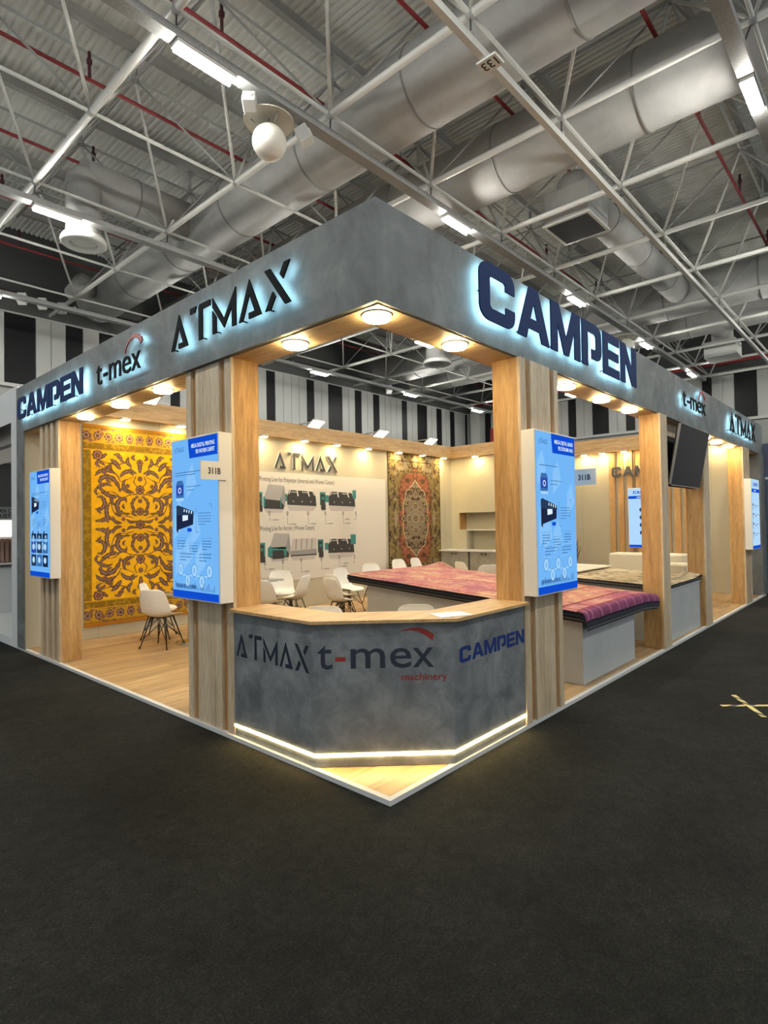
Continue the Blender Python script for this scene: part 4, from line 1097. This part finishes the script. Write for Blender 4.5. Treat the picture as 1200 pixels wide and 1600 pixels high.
m_(field, terra); m_(field, terra*.55, n2, .53); m_(field, brown*1.2, n2, .60); m_(field, terra*1.4, n1, .58); m_(field, olive*1.2, n1, .64)
edge = field & ((X_ > fx-.03) | (Y_ > fy-.03-.35*(X_/.62)**2+.05*np.cos(X_*14))); m_(edge, brown, n2, .42)
corner = field & (Y_ > .95-.25*(.6-X_)) & (n1 > .47); m_(corner & (X_ > .2), brown)
def med(g):
    e1 = (np.abs(X_)/(.50+g))**3.2+(Y_/(.60+g))**3.2 < 1
    e2 = (X_-.24)**2+(Y_-.56)**2 < (.17+g)**2
    e3 = (X_/(.25+g))**2+((Y_-.70)/(.15+g))**2 < 1
    e4 = (X_ < (.15+g)*np.clip((.97+g-Y_)/.16, 0, 1)**.75) & (Y_ > .6) & (Y_ < .98+g)
    e5 = (X_+Y_*1.3 < .56+g) & (X_ > .3)
    return e1 | e2 | e3 | e4 | e5
a, b_ = med(.0), med(-.022); m_(a, cream); m_(b_, brown); m_(b_, dk, n2, .5)
c_ = med(-.14); rings = np.sin((X_*1.6+Y_*.8)*26+4*n1)
m_(c_, cream*.42); m_(c_, brown, rings, .35); m_(c_, cream*.8, rings, .93); m_(b_ & ~c_, cream*.5, n2, .62); m_(b_ & ~c_, terra*.9, n1, .62)
m_(c_ & (n3 > .5), np.array((.24, .20, .15)), rings, -.2)
for (cx, cy, R_) in ((0, 0, .12), (.25, 0, .10), (0, .30, .10), (.17, .22, .07), (.38, .25, .05), (.35, .45, .05), (0, .60, .08), (0, .85, .08), (.22, .52, .05)):
    rosette(im, cx, cy, R_, (cream*.7, brown, cream*.5, dk), res)
bd = X_ > .80; m_(bd & (np.abs(X_-.80) < .012), dk); m_(bd, np.array((.25, .18, .06)), n1, .52); m_(bd, dk*1.5, n2, .60); m_((np.abs(Y_-1.42) < .012), dk); m_(X_ > 1.01, dk); m_(Y_ > 1.6, dk)
for i in range(9): rosette(im, .70, .12+i*.165, .045, (cream*.6, brown, cream*.45), res, 7); rosette(im, .90, .05+i*.165, .05, (cream*.5, dk, olive), res, 7)
top = np.concatenate([im[:, ::-1], im], 1); full = np.concatenate([top[::-1], top], 0)
o = rug_object('hanging_rug', full, res, (7.70, YE-.004, .20), (1, 0, 0), (0, 0, 1), ''); tag(o, 'terracotta medallion rug with olive border hanging on the back wall', 'rug')

# ------------------------------------------------------------------ display tables with carpet piles
def plinth(label, x0, x1, y0, y1, zf, zb):
    zt = lambda p: zf+(zb-zf)*(p[1]-y0)/(y1-y0)
    t = thing('display_plinth', label, 'display table', ((x0+x1)/2, (y0+y1)/2, .03), 'sloped display tables')
    MB().prism([(x0, y0), (x1, y0), (x1, y1), (x0, y1)], .033, lambda p: zt(p)-.02).build('body', 'plinth', t)
    MB().prism([(x0-.02, y0-.015), (x1+.02, y0-.015), (x1+.02, y1+.02), (x0-.02, y1+.02)], lambda p: zt(p)-.02, lambda p: zt(p)).build('top_board', 'white_board', t)
    return t
P1 = dict(x0=3.12, x1=4.60, y0=.10, y1=3.15); P2 = dict(x0=5.72, x1=7.40, y0=.06, y1=1.95)
plinth('pale sloped display table under the pink carpet pile', P1['x0'], P1['x1'], P1['y0'], P1['y1'], .70, .90)
plinth('pale sloped display table between the two plain oak posts', P2['x0'], P2['x1'], P2['y0'], P2['y1'], .755, .85)
def draped(name, label, P, ext, zf, zb, lift, img, mat, thick, droop, group, res=.02, fold=None, seed=0, ripple=.008):
    """a carpet lying on a sloped plinth; hangs over the plinth's edges; ext = (left, right, front, back) overhang"""
    X0, X1, Y0, Y1 = P['x0']-ext[0], P['x1']+ext[1], P['y0']-ext[2], P['y1']+ext[3]
    nx, ny = int((X1-X0)/res), int((Y1-Y0)/res)
    xs = np.linspace(X0, X1, nx+1); ys = np.linspace(Y0, Y1, ny+1); XX, YY = np.meshgrid(xs, ys)
    Z = zf+(zb-zf)*(YY-P['y0'])/(P['y1']-P['y0'])+lift
    dx = np.maximum(P['x0']-XX, 0)+np.maximum(XX-P['x1'], 0)*.62; dy = np.maximum(np.maximum(P['y0']-YY, YY-P['y1']-.3), 0)
    d = np.hypot(dx, dy); Z = Z-droop*d**1.25
    fr_ = np.maximum(P['y0']-.05-YY, 0); hz = .055*(1-np.exp(-fr_/.055)); YY = np.where(fr_ > 0, P['y0']-.05-hz, YY); Z = Z-(fr_-hz)*1.0
    Z += ripple*(fbm(ny+1, nx+1, 22, 60+seed)-.5)*2*(.3+np.clip(d*4, 0, 1))
    if fold is not None:
        fx, fy, fr, fh = fold; Z += fh*np.exp(-((XX-fx)**2+(YY-fy)**2)/fr**2)
    co = np.stack([XX, YY, Z], -1).reshape(-1, 3); lo = co-np.array((0, 0, thick)); nv = len(co)
    idx = np.arange(nv).reshape(ny+1, nx+1)
    q = np.stack([idx[:-1, :-1], idx[:-1, 1:], idx[1:, 1:], idx[1:, :-1]], -1).reshape(-1, 4)
    rim = list(idx[0, :])+list(idx[1:, -1])+list(idx[-1, -2::-1])+list(idx[-2:0:-1, 0]); nr = len(rim)
    rf = [[int(rim[i]), int(rim[i]+nv), int(rim[(i+1) % nr]+nv), int(rim[(i+1) % nr])] for i in range(nr)]
    me = bpy.data.meshes.new(name); me.from_pydata(np.vstack([co, lo]).tolist(), [], q.tolist()+(q[:, ::-1]+nv).tolist()+rf)
    if img is not None:
        ca = me.color_attributes.new('pattern', 'FLOAT_COLOR', 'CORNER')
        c = img((XX[:-1, :-1]-X0)/(X1-X0), (YY[:-1, :-1]-Y0)/(Y1-Y0), ny, nx).reshape(-1, 3)
        col = np.ones((len(me.loops), 4), np.float32); col[:len(c)*4, :3] = np.repeat(c, 4, axis=0); col[len(c)*4:, :3] = (.02, .018, .025)
        ca.data.foreach_set('color', col.ravel())
    me.materials.append(M[mat])
    me.polygons.foreach_set('use_smooth', [True]*(2*len(q))+[False]*nr); me.update()
    o = bpy.data.objects.new(name, me); COL.objects.link(o); tag(o, label, 'carpet', group)
    return o
def pink(u, v, ny, nx):
    a = fbm(ny, nx, 13, 71, 5)[..., None]; b_ = fbm(ny, nx, 4, 81)[..., None]; w = fbm(ny, nx, 24, 91, 5)[..., None]
    p1 = np.array((.56, .23, .195)); p2 = np.array((.62, .38, .24)); p3 = np.array((.38, .12, .17))
    c = p1+(p2-p1)*np.clip((a-.44)*5, 0, 1); c = c+(p3-c)*np.clip((w-.52)*7, 0, 1)*.75
    c = c*(.72+.56*b_); sp = (b_[..., 0] > .64); c[sp] = c[sp]*.5+np.array((.12, .03, .04))
    au = np.minimum(u, 1-u); 
    brd = (v < .10); c[brd] = c[brd]*np.array((.80, .68, .85)); hem = v < .045; c[hem] = np.array((.18, .05, .12))*(.7+.6*b_[hem])
    ln = (np.abs(v-.10) < .006) | (np.abs(v-.045) < .005) | (np.abs(au-.03) < .004); c[ln] = np.array((.20, .045, .05))
    st = hem & (np.abs(((u*19) % 1)-.5) < .04); c[st] = np.array((.45, .18, .25))
    ln2 = (np.abs(v-.22) < .005) | (np.abs(au-.16) < .004); c[ln2] = c[ln2]*.45
    return np.clip(c, 0, 1)
def beige(u, v, ny, nx):
    a = fbm(ny, nx, 16, 101)[..., None]; b_ = fbm(ny, nx, 5, 111)[..., None]
    c = np.array((.50, .40, .25))*(.75+.5*a); k = (b_[..., 0] > .56); c[k] *= np.array((.62, .58, .55)); au = np.minimum(np.minimum(u, 1-u)*2, v)
    e = (np.abs(au-.08) < .012); c[e] *= .6; return np.clip(c, 0, 1)
G1 = 'carpets piled on the sloped table behind the counter'
ex = (.14, .66, .17, .25)
for k, (mt, lb) in enumerate([('black_edge', 'black backed carpet at the bottom of the pink pile'), ('grey_edge', 'grey edged carpet, second from the bottom of the pink pile'), ('black_edge', 'black backed carpet in the middle of the pink pile'), ('navy_edge', 'navy backed carpet right under the pink carpet')]):
    draped('carpet', lb, P1, (ex[0]-.03+.012*k, ex[1]-.05+.012*k, ex[2]-.01+.006*k, ex[3]), .70, .90, .020+.021*k, None, mt, .017, .20, G1, .04, seed=k, ripple=.002)
draped('carpet', 'pink patterned carpet with purple hem on top of the pile', P1, ex, .70, .90, .112, pink, 'rug', .022, .19, G1, .016, (4.95, 3.25, .16, .09), seed=9, ripple=.007)
G2 = 'carpets piled on the far sloped table'
ex2 = (.07, .035, .03, .15)
for k, (mt, lb) in enumerate([('black_edge', 'dark backed carpet at the bottom of the beige pile'), ('grey_edge', 'grey edged carpet under the beige carpet')]):
    draped('carpet', lb, P2, (ex2[0], ex2[1]-.02, ex2[2]-.01, ex2[3]), .755, .85, .016+.018*k, None, mt, .015, .25, G2, .05, seed=20+k, ripple=.002)
draped('carpet', 'beige patterned carpet on top of the far sloped table', P2, ex2, .755, .85, .056, beige, 'rug', .017, .24, G2, .02, (7.35, .2, .22, .05), seed=30)
o = draped('carpet', 'plain cream carpet laid across the back of the beige pile', dict(x0=6.2, x1=7.5, y0=1.5, y1=2.1), (.05, .05, .05, .05), .90, .905, .02, None, 'cream_pad', .016, .1, G2, .04, (6.75, 1.75, .16, .05), seed=33)
for i, (x0, x1, y0, y1, z0, z1, lb) in enumerate([(8.75, 9.15, 1.25, 2.0, .034, 1.06, 'tall cream upholstered block standing behind the beige carpet pile'), (9.3, 9.7, .8, 1.3, .034, 1.03, 'cream upholstered block behind the first plain oak post'), (8.15, 8.6, .45, .95, .034, .93, 'low cream block showing beside the beige pile under the television')]):
    o = MB().box(x0, x1, y0, y1, z0, z1, bev=.03).build('upholstered_block', 'cream_pad'); tag(o, lb, 'seat block', 'cream seat blocks')

# ------------------------------------------------------------------ chairs and tables
def shell_grid():
    prof = [(.235, .415), (.215, .438), (.15, .448), (.05, .436), (-.05, .428), (-.13, .434), (-.185, .470), (-.215, .53), (-.235, .61), (-.252, .70), (-.262, .775), (-.265, .815), (-.262, .828)]
    hw = [.17, .20, .222, .232, .236, .238, .240, .240, .234, .222, .200, .165, .10]
    up = [.0, .006, .016, .034, .05, .06, .05, .03, .0, 0, 0, 0, 0]; fw = [0, 0, 0, 0, 0, .01, .045, .075, .075, .06, .045, .03, .02]
    nu = 13; V = []
    for (y, z), w, a, f in zip(prof, hw, up, fw):
        for i in range(nu):
            t = -1+2*i/(nu-1); V.append((w*t, y+f*t*t, z+a*abs(t)**2.2))
    F = []
    for j in range(len(prof)-1):
        for i in range(nu-1): a = j*nu+i; F.append((a, a+1, a+nu+1, a+nu))
    return V, F
def make_chair(label, loc, rz):
    t = thing('shell_chair', label, 'chair', loc, 'white shell chairs', rotz=rz)
    V, F = shell_grid()
    s = MB().add(V, F, 0, True).build('seat_shell', 'chair', t, world=False)
    md = s.modifiers.new('thick', 'SOLIDIFY'); md.thickness = .010; md.offset = 0
    sb = s.modifiers.new('sub', 'SUBSURF'); sb.levels = 1; sb.render_levels = 2
    for sx in (-1, 1):
        for sy in (-1, 1):
            MB().tube((sx*.10, sy*.10, .425), (sx*.215, sy*.205, 0), .0075, 6).tube((sx*.125, sy*.085, .425), (sx*.215, sy*.205, .0), .006, 6).tube((sx*.215, sy*.205, 0), (sx*.218, sy*.208, .03), .011, 8).build('leg', 'wire', t, world=False)
    for sx in (-1, 1):
        MB().path([(sx*.185, .18, .12), (sx*.06, .0, .30), (sx*.185, -.18, .12)], .005, 5).build('brace', 'wire', t, world=False)
        MB().path([(.185, sx*.18, .12), (.0, sx*.06, .33), (-.185, sx*.18, .12)], .005, 5).build('brace', 'wire', t, world=False)
    MB().path([(-.11, -.1, .42), (-.11, .1, .42), (.11, .1, .42), (.11, -.1, .42), (-.11, -.1, .42)], .007, 5).build('seat_mount', 'wire', t, world=False)
    return t
def face(dx, dy): return math.atan2(dy, dx)-PI/2
ch = [((1.32, 5.45), (.85, .45), 'white shell chair nearest the viewer in front of the yellow rug'), ((1.62, 6.15), (.75, -.65), 'white shell chair behind the nearer one, close to the yellow rug'),
 ((4.05, 6.25), (-.5, -.85), 'white shell chair facing the viewer below the poster'), ((3.66, 5.42), (-.40, .90), 'white shell chair turned left in front of the chair below the poster'), ((2.95, 5.25), (.8, .5), 'white shell chair half hidden by the left front column'),
 ((3.90, 4.50), (.94, -.10), 'white shell chair in front of the pair at the left end of the pink pile'), ((4.35, 4.96), (.94, -.15), 'white shell chair just behind the front one of the pair, left of the pink pile'), ((5.15, 5.60), (.1, -1), 'white shell chair showing above the back left corner of the pink pile'),
 ((6.35, 6.02), (-.3, -1), 'white shell chair whose top shows in front of the poster right end'), ((7.75, 6.40), (-.1, -1), 'left one of two white shell chairs in front of the medallion rug'), ((8.40, 6.38), (.1, -1), 'right one of two white shell chairs in front of the medallion rug'),
 ((7.95, 4.75), (.9, -.3), 'white shell chair seen edge on before the grey cabinets'), ((7.45, 3.98), (.7, .7), 'white shell chair next to the second front column, beyond the pink pile'),
 ((1.27, 2.00), (-.7, -.7), 'white shell chair right behind the counter, left one'), ((1.93, 1.29), (-.7, -.7), 'white shell chair right behind the counter, right one')]
c0 = None
for (x, y), d, lb in ch:
    if c0 is None: c0 = make_chair(lb, (x, y, .033), face(*d))
    else: dup(c0, (x, y, .033), face(*d), lb)
def make_table(label, x, y):
    t = thing('glass_table', label, 'table', (x, y, .033), 'round glass tables')
    MB().lathe((0, 0, 0), [(0, .71), (.40, .71), (.405, .715), (.40, .72), (0, .72)], 40).build('table_top', 'glass', t, world=False)
    MB().tube((0, 0, .015), (0, 0, .708), .033, 16).build('pedestal', 'chrome', t, world=False)
    MB().lathe((0, 0, 0), [(.21, 0), (.21, .008), (.18, .016), (.035, .028), (.0, .028)], 32).build('foot_disc', 'chrome', t, world=False)
    return t
t0 = make_table('round glass table with chrome pedestal beside the yellow rug', 1.76, 5.47)
dup(t0, (3.50, 6.12, .033), 0, 'round glass table with chrome pedestal below the poster'); dup(t0, (5.0, 4.60, .033), 0, 'round glass table at the back left corner of the pink pile')
t = thing('wood_table', 'brown topped table before the grey cabinets, right of the pink pile', 'table', (8.9, 4.3, .03))
MB().box(8.35, 9.35, 3.3, 4.3, .72, .76).build('table_top', 'oak_y', t)
for x in (8.42, 9.28):
    for y in (3.37, 4.23): MB().tube((x, y, .033), (x, y, .72), .022, 8).build('leg', 'steel_dark', t)
t = thing('potted_plant', 'dark green potted plant in the corner behind the beige carpet pile', 'plant', (11.3, 3.85, .03))
MB().lathe((11.3, 3.85, .034), [(0, 0), (.13, 0), (.16, .28), (.14, .28), (0, .26)], 20).build('pot', 'pot', t)
mb = MB()
for i in range(16):
    a = 2*PI*i/16+random.random(); L = random.uniform(.5, 1.0); r = random.uniform(.08, .3)
    p0 = Vector((11.3, 3.85, .3)); p1 = p0+Vector((r*.5*math.cos(a), r*.5*math.sin(a), L*.65)); p2 = p0+Vector((r*1.2*math.cos(a), r*1.2*math.sin(a), L)); n = Vector((-math.sin(a), math.cos(a), 0))*.028
    mb.add([p0-n*.4, p0+n*.4, p1+n, p2, p1-n], [(0, 1, 2, 4), (4, 2, 3)])
mb.build('leaves', 'leaf', t)

# ------------------------------------------------------------------ floor tape cross
def tape(name, a, b, w):
    a = Vector((*a, 0)); b = Vector((*b, 0)); d = (b-a).normalized(); n = Vector((-d.y, d.x, 0)); L = (b-a).length
    mb = MB(); s = 0; k = 0; st = .075
    P = lambda s_, t_, z: a+d*s_+n*t_+Vector((0, 0, z))
    while s < L-.001:
        e = min(s+st, L); sk = .035
        q = [P(s-sk if s > 0 else s, -w/2, .003), P(e-sk if e < L else e, -w/2, .003), P(e+sk if e < L else e, w/2, .003), P(s+sk if s > 0 else s, w/2, .003)]
        mb.add(q, [(0, 1, 2, 3)], k % 2 if (k % 3 != 2) else 0); s = e; k += 1
    mb.add([P(0, -w/2, .0005), P(L, -w/2, .0005), P(L, w/2, .0005), P(0, w/2, .0005)], [(0, 3, 2, 1)], 1)
    return mb
t = thing('floor_tape', 'yellow and black tape cross stuck on the dark carpet at right', 'floor tape', (3.5, -1.25, 0))
tape('t', (3.36, -1.085), (3.72, -1.52), .045).build('tape_strip', ['tape_y', 'tape_b'], t)
mb = tape('t', (3.78, -1.10), (3.24, -1.44), .045)
for q in mb.v: q.z += .0025
mb.build('tape_strip', ['tape_y', 'tape_b'], t)

# ------------------------------------------------------------------ neighbours
t = thing('neighbour_stand', 'white framed neighbouring stand at the far left edge', 'exhibition stand', (1, 9.5, 0))
MB().box(.0, .12, 7.14, 7.42, .12, 3.80).build('post', 'nb_white', t)
MB().box(.0, .3, 7.42, 14, 3.30, 3.80).box(.3, 4, 7.42, 14, 3.3, 3.4).build('fascia', 'nb_white', t)
MB().box(.0, 6, 7.16, 14, 0, .12).build('platform', 'nb_white', t)
MB().box(3.9, 4.0, 7.3, 14, .12, 3.3).box(.15, 4, 13.6, 13.8, .12, 3.3).build('back_wall', 'hall_low', t)
MB().box(.4, 3.9, 13.5, 13.6, 1.95, 2.25).build('name_board', 'nb_white', t)
fl = Flat(); fl.text('TAN CA', .80, .155, .10, 'print_black', 1, width=.40, bold=.02); fl.text('DUSTE', .80, .03, .10, 'print_black', 1, width=.37, bold=.02)
fl.build('name_print', t, frame((.5, 13.49, 1.96), (1, 0, 0)))
MB().box(.4, 3.9, 13.52, 13.6, 1.55, 1.93).build('light_strip', 'nb_glow', t)
mb = MB()
for i in range(34): mb.box(.4+i*.1, .47+i*.1, 13.5, 13.6, .95, 1.5)
mb.build('slat_panel', 'pink_slat', t)
MB().box(.02, .6, 7.5, 13.5, 2.95, 3.0).build('light_rail', 'black', t)
o = MB().box(.6, 1.9, 10.6, 11.2, .123, 1.0).box(.55, 1.95, 10.55, 11.25, 1.0, 1.04, 1).build('neighbour_desk', ['nb_white', 'steel_dark']); tag(o, 'pale desk inside the neighbouring stand at the left edge', 'desk')
t = thing('track_spotlight', 'black cylinder spotlight under the neighbouring fascia at the left edge', 'light', (.35, 8.1, 2.6))
MB().tube((.35, 8.1, 2.78), (.35, 8.1, 2.95), .015, 6).build('stem', 'black', t); MB().tube((.35, 8.1, 2.62), (.35, 8.1, 2.8), .075, 16).build('lamp_head', 'black', t)
t = thing('bar_stool', 'thin legged black stool inside the neighbouring stand', 'stool', (.75, 9.35, .12))
MB().lathe((.75, 9.35, .80), [(0, .03), (.17, .03), (.18, .0), (0, 0)], 20).build('seat', 'black', t)
for a in range(4): MB().tube((.75+.1*math.cos(a*PI/2), 9.35+.1*math.sin(a*PI/2), .80), (.75+.2*math.cos(a*PI/2), 9.35+.2*math.sin(a*PI/2), .125), .012, 6).build('leg', 'black', t)
t = thing('neighbour_partition', 'slate blue partition of the next stand at the right edge', 'partition', (12.8, 0, 0))
MB().box(12.62, 12.75, -.4, 6.5, 0, 3.35).build('panel', 'nb_blue', t)
MB().box(12.61, 12.63, -.4, 6.5, 2.55, 2.6).build('rail', 'nb_white', t)

# ------------------------------------------------------------------ world and view
w = bpy.data.worlds.new('world'); SC.world = w; w.use_nodes = True
bg = w.node_tree.nodes['Background']; bg.inputs[0].default_value = (.88, .95, 1.0, 1); bg.inputs[1].default_value = .66
vs = SC.view_settings; SC.display_settings.display_device = 'sRGB'
vs.view_transform = 'Standard'; vs.look = 'None'; vs.gamma = 1; vs.exposure = 0; vs.use_curve_mapping = False
SC.cycles.max_bounces = 8; SC.cycles.diffuse_bounces = 5; SC.cycles.glossy_bounces = 3; SC.cycles.transmission_bounces = 6
SC.cycles.sample_clamp_indirect = 6; SC.cycles.use_denoising = True
SC.cycles.caustics_reflective = False; SC.cycles.caustics_refractive = False
